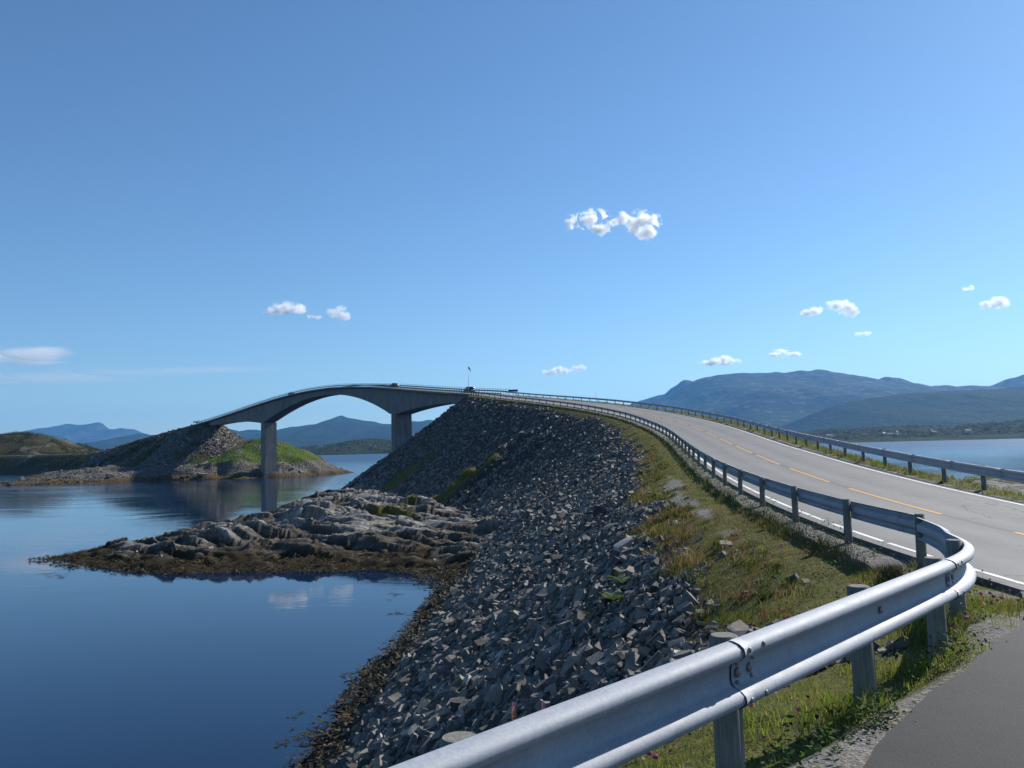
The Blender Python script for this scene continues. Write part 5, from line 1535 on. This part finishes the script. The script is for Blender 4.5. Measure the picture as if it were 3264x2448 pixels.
def marker(s, d, h, label):
    p = station([s], d)[0]
    r = empty('marker_post', tuple(p - [0, 0, .3]))
    bm = bmesh.new(); add_cyl(bm, .035, .03, h, Matrix.Translation((0, 0, h / 2)), 10); from_bm('post', bm, M_grey, True, r)
    bm = bmesh.new(); add_cyl(bm, .04, .04, .22, Matrix.Translation((0, 0, h - .2)), 10); from_bm('reflector_band', bm, M_pole, True, r)
    props(r, label, 'marker post')
marker(147.5, 8.6, 2.1, 'thin grey marker post sticking up behind the far guardrail')

# ------------------------------------------------------------------ clouds
def mat_cloud(name, dens, scale, lobes, amp, stretch=(1, 1, 1)):
    """water vapour: thick in the middle of each puff, eaten away by noise towards its edge (object space, metres)"""
    m = bpy.data.materials.new(name); m.use_nodes = True
    nt = m.node_tree
    nt.nodes.remove(nt.nodes['Principled BSDF'])
    pv = nt.nodes.new('ShaderNodeVolumePrincipled')
    pv.inputs['Color'].default_value = (1, 1, 1, 1)
    pv.inputs['Anisotropy'].default_value = .4
    O = objco(nt)
    best = None
    for c, r in lobes:
        s1 = nt.nodes.new('ShaderNodeVectorMath'); s1.operation = 'SUBTRACT'; nt.links.new(O, s1.inputs[0]); s1.inputs[1].default_value = c
        s2 = nt.nodes.new('ShaderNodeVectorMath'); s2.operation = 'DIVIDE'; nt.links.new(s1.outputs[0], s2.inputs[0]); s2.inputs[1].default_value = r
        s3 = nt.nodes.new('ShaderNodeVectorMath'); s3.operation = 'LENGTH'; nt.links.new(s2.outputs[0], s3.inputs[0])
        best = s3.outputs['Value'] if best is None else mth(nt, 'MINIMUM', best, s3.outputs['Value'])
    mp = nt.nodes.new('ShaderNodeMapping'); nt.links.new(pos(nt), mp.inputs[0]); mp.inputs['Scale'].default_value = stretch
    n = noise(nt, scale, 5, .62, mp.outputs[0])
    d = mth(nt, 'ADD', mth(nt, 'SUBTRACT', 1.0, best), mth(nt, 'MULTIPLY', mth(nt, 'SUBTRACT', n.outputs['Fac'], .56), amp))
    mr = nt.nodes.new('ShaderNodeMapRange'); mr.interpolation_type = 'SMOOTHSTEP'
    mr.inputs[1].default_value = 0.0; mr.inputs[2].default_value = .62; mr.inputs[3].default_value = 0; mr.inputs[4].default_value = dens
    nt.links.new(d, mr.inputs[0])
    rim = mth(nt, 'MULTIPLY', mth(nt, 'SUBTRACT', 1.1, best), 3.0 if dens > .005 else 1.1, True)
    nt.links.new(mth(nt, 'MULTIPLY', mr.outputs[0], rim), pv.inputs['Density'])
    nt.links.new(pv.outputs[0], nt.nodes['Material Output'].inputs['Volume'])
    return m
def cloud(u0, u1, v0, v1, dist, lobes, label, thin=False, thick=.55, seed=0):
    """a puff at its own distance: lobes = (a, b, rw, rh) in fractions of its width and height"""
    r = np.random.default_rng(seed)
    cu, cv = (u0 + u1) / 2, (v0 + v1) / 2
    x0 = (cu - 1632) / FPX * dist; z0 = (horizon_v(cu) - cv) / FPX * dist; w = (u1 - u0) / FPX * dist; h = (v1 - v0) / FPX * dist
    bm = bmesh.new(); L = []
    for a, b_, rw, rh in lobes:
        c = ((a - .5) * w, r.uniform(-.1, .1) * w, (.5 - b_) * h); rr = (rw * w * 1.3, rw * w * 1.3 * thick, rh * h * 1.4)
        L.append((c, rr))
        M = Matrix.Translation(c) @ Matrix.Diagonal((*[q * 1.12 for q in rr], 1))
        bmesh.ops.create_icosphere(bm, subdivisions=3, radius=1.0, matrix=M)
    if thin: mat = mat_cloud('thin_cloud_vapour',   .0026 if seed == 15 else .0004, .0016, L, 1.9, (.3, .3, 1.3))
    else: mat = mat_cloud('cumulus_vapour', .022, .0065, L, 2.7)
    o = from_bm('cloud', bm, mat, True)
    o.location = (x0, dist, z0)
    props(o, label, 'cloud')
    return o
K = 1.4756
def cl(u0, u1, v0, v1, lobes, label, seed, dist=17500, **kw):
    return cloud(u0 * K, u1 * K, v0 * K, v1 * K, dist, lobes, label, seed=seed, **kw)
cl(1225, 1345, 443, 503, [(.12, .55, .1, .2), (.3, .42, .22, .26), (.5, .4, .16, .3), (.7, .3, .17, .26), (.68, .78, .2, .22), (.93, .55, .14, .16)], 'ragged left half of the big white cloud high over the road', 1)
cl(1342, 1440, 448, 512, [(.18, .3, .18, .26), (.52, .45, .34, .36), (.82, .42, .2, .34), (.66, .8, .24, .2)], 'dense right half of the big white cloud high over the road', 2)
cl(573, 662, 652, 682, [(.2, .65, .2, .3), (.45, .4, .28, .42), (.75, .45, .26, .34)], 'longer white cloud above the bridge arch, left of its pair', 3)
cl(660, 694, 676, 689, [(.35, .5, .35, .4), (.7, .6, .3, .3)], 'tiny white wisp between the two clouds above the bridge', 4)
cl(706, 758, 661, 691, [(.25, .5, .28, .38), (.55, .45, .35, .45), (.8, .65, .22, .3)], 'rounder white cloud above the bridge, right of its pair', 5)
cl(1740, 1791, 661, 681, [(.3, .6, .32, .36), (.65, .4, .35, .4)], 'small white cloud left of the bigger one over the mountain', 6)
cl(1798, 1868, 644, 683, [(.2, .35, .22, .28), (.55, .4, .32, .36), (.75, .7, .24, .3)], 'bigger white cloud over the mountain at the right', 7)
cl(2088, 2121, 614, 626, [(.3, .6, .3, .35), (.65, .4, .32, .4)], 'faint small cloud highest at the right edge of the sky', 8)
cl(2131, 2193, 639, 668, [(.25, .6, .26, .34), (.6, .42, .32, .4), (.85, .62, .2, .26)], 'white cloud nearest the right edge of the sky', 9)
cl(1855, 1891, 713, 727, [(.3, .55, .32, .34), (.7, .45, .3, .36)], 'thin little cloud between mountain top and the bigger white cloud', 10)
cl(1520, 1601, 769, 790, [(.2, .62, .22, .3), (.5, .42, .3, .46), (.78, .6, .24, .32)], 'flat white cloud touching the left shoulder of the mountain', 11, dist=19500)
cl(1658, 1730, 755, 773, [(.2, .6, .22, .32), (.5, .42, .32, .44), (.8, .6, .22, .3)], 'flat white cloud just above the mountain crest', 12, dist=19500)
cl(1172, 1236, 791, 811, [(.2, .6, .22, .34), (.5, .45, .3, .44), (.8, .5, .24, .38)], 'low white cloud over the road crest, left of a smaller one', 13, dist=19500)
cl(1234, 1272, 787, 803, [(.3, .5, .32, .42), (.68, .46, .32, .42)], 'low small white cloud over the road crest, right of a longer one', 14, dist=19500)
cl(-160, 168, 738, 800, [(.3, .5, .4, .42), (.6, .45, .3, .36), (.8, .40, .2, .2)], 'hazy pale cloud bank at the left edge of the sky', 15, dist=19500, thin=True, thick=.8)
cl(-150, 600, 784, 834, [(.3, .5, .34, .3), (.55, .45, .3, .2), (.8, .5, .24, .14)], 'long thin veil of cloud low over the far end of the bridge', 16, dist=20500, thin=True, thick=.5)


# ------------------------------------------------------------------ sea air
bm = bmesh.new()
x0, x1, y0_, y1_, z0, z1 = -11900, 11900, -650, 17050, -18.5, 840
add_box(bm, (x1 - x0, y1_ - y0_, z1 - z0), ((x0 + x1) / 2, (y0_ + y1_) / 2, (z0 + z1) / 2))
hm = bpy.data.materials.new('sea_haze'); hm.use_nodes = True
nt = hm.node_tree; nt.nodes.remove(nt.nodes['Principled BSDF'])
pv = nt.nodes.new('ShaderNodeVolumePrincipled')
pv.inputs['Color'].default_value = (.15, .47, 1.0, 1)
pv.inputs['Density'].default_value = 4.0e-5
pv.inputs['Anisotropy'].default_value = 0.2
nt.links.new(pv.outputs[0], nt.nodes['Material Output'].inputs['Volume'])
props(from_bm('haze', bm, hm), kind='stuff')
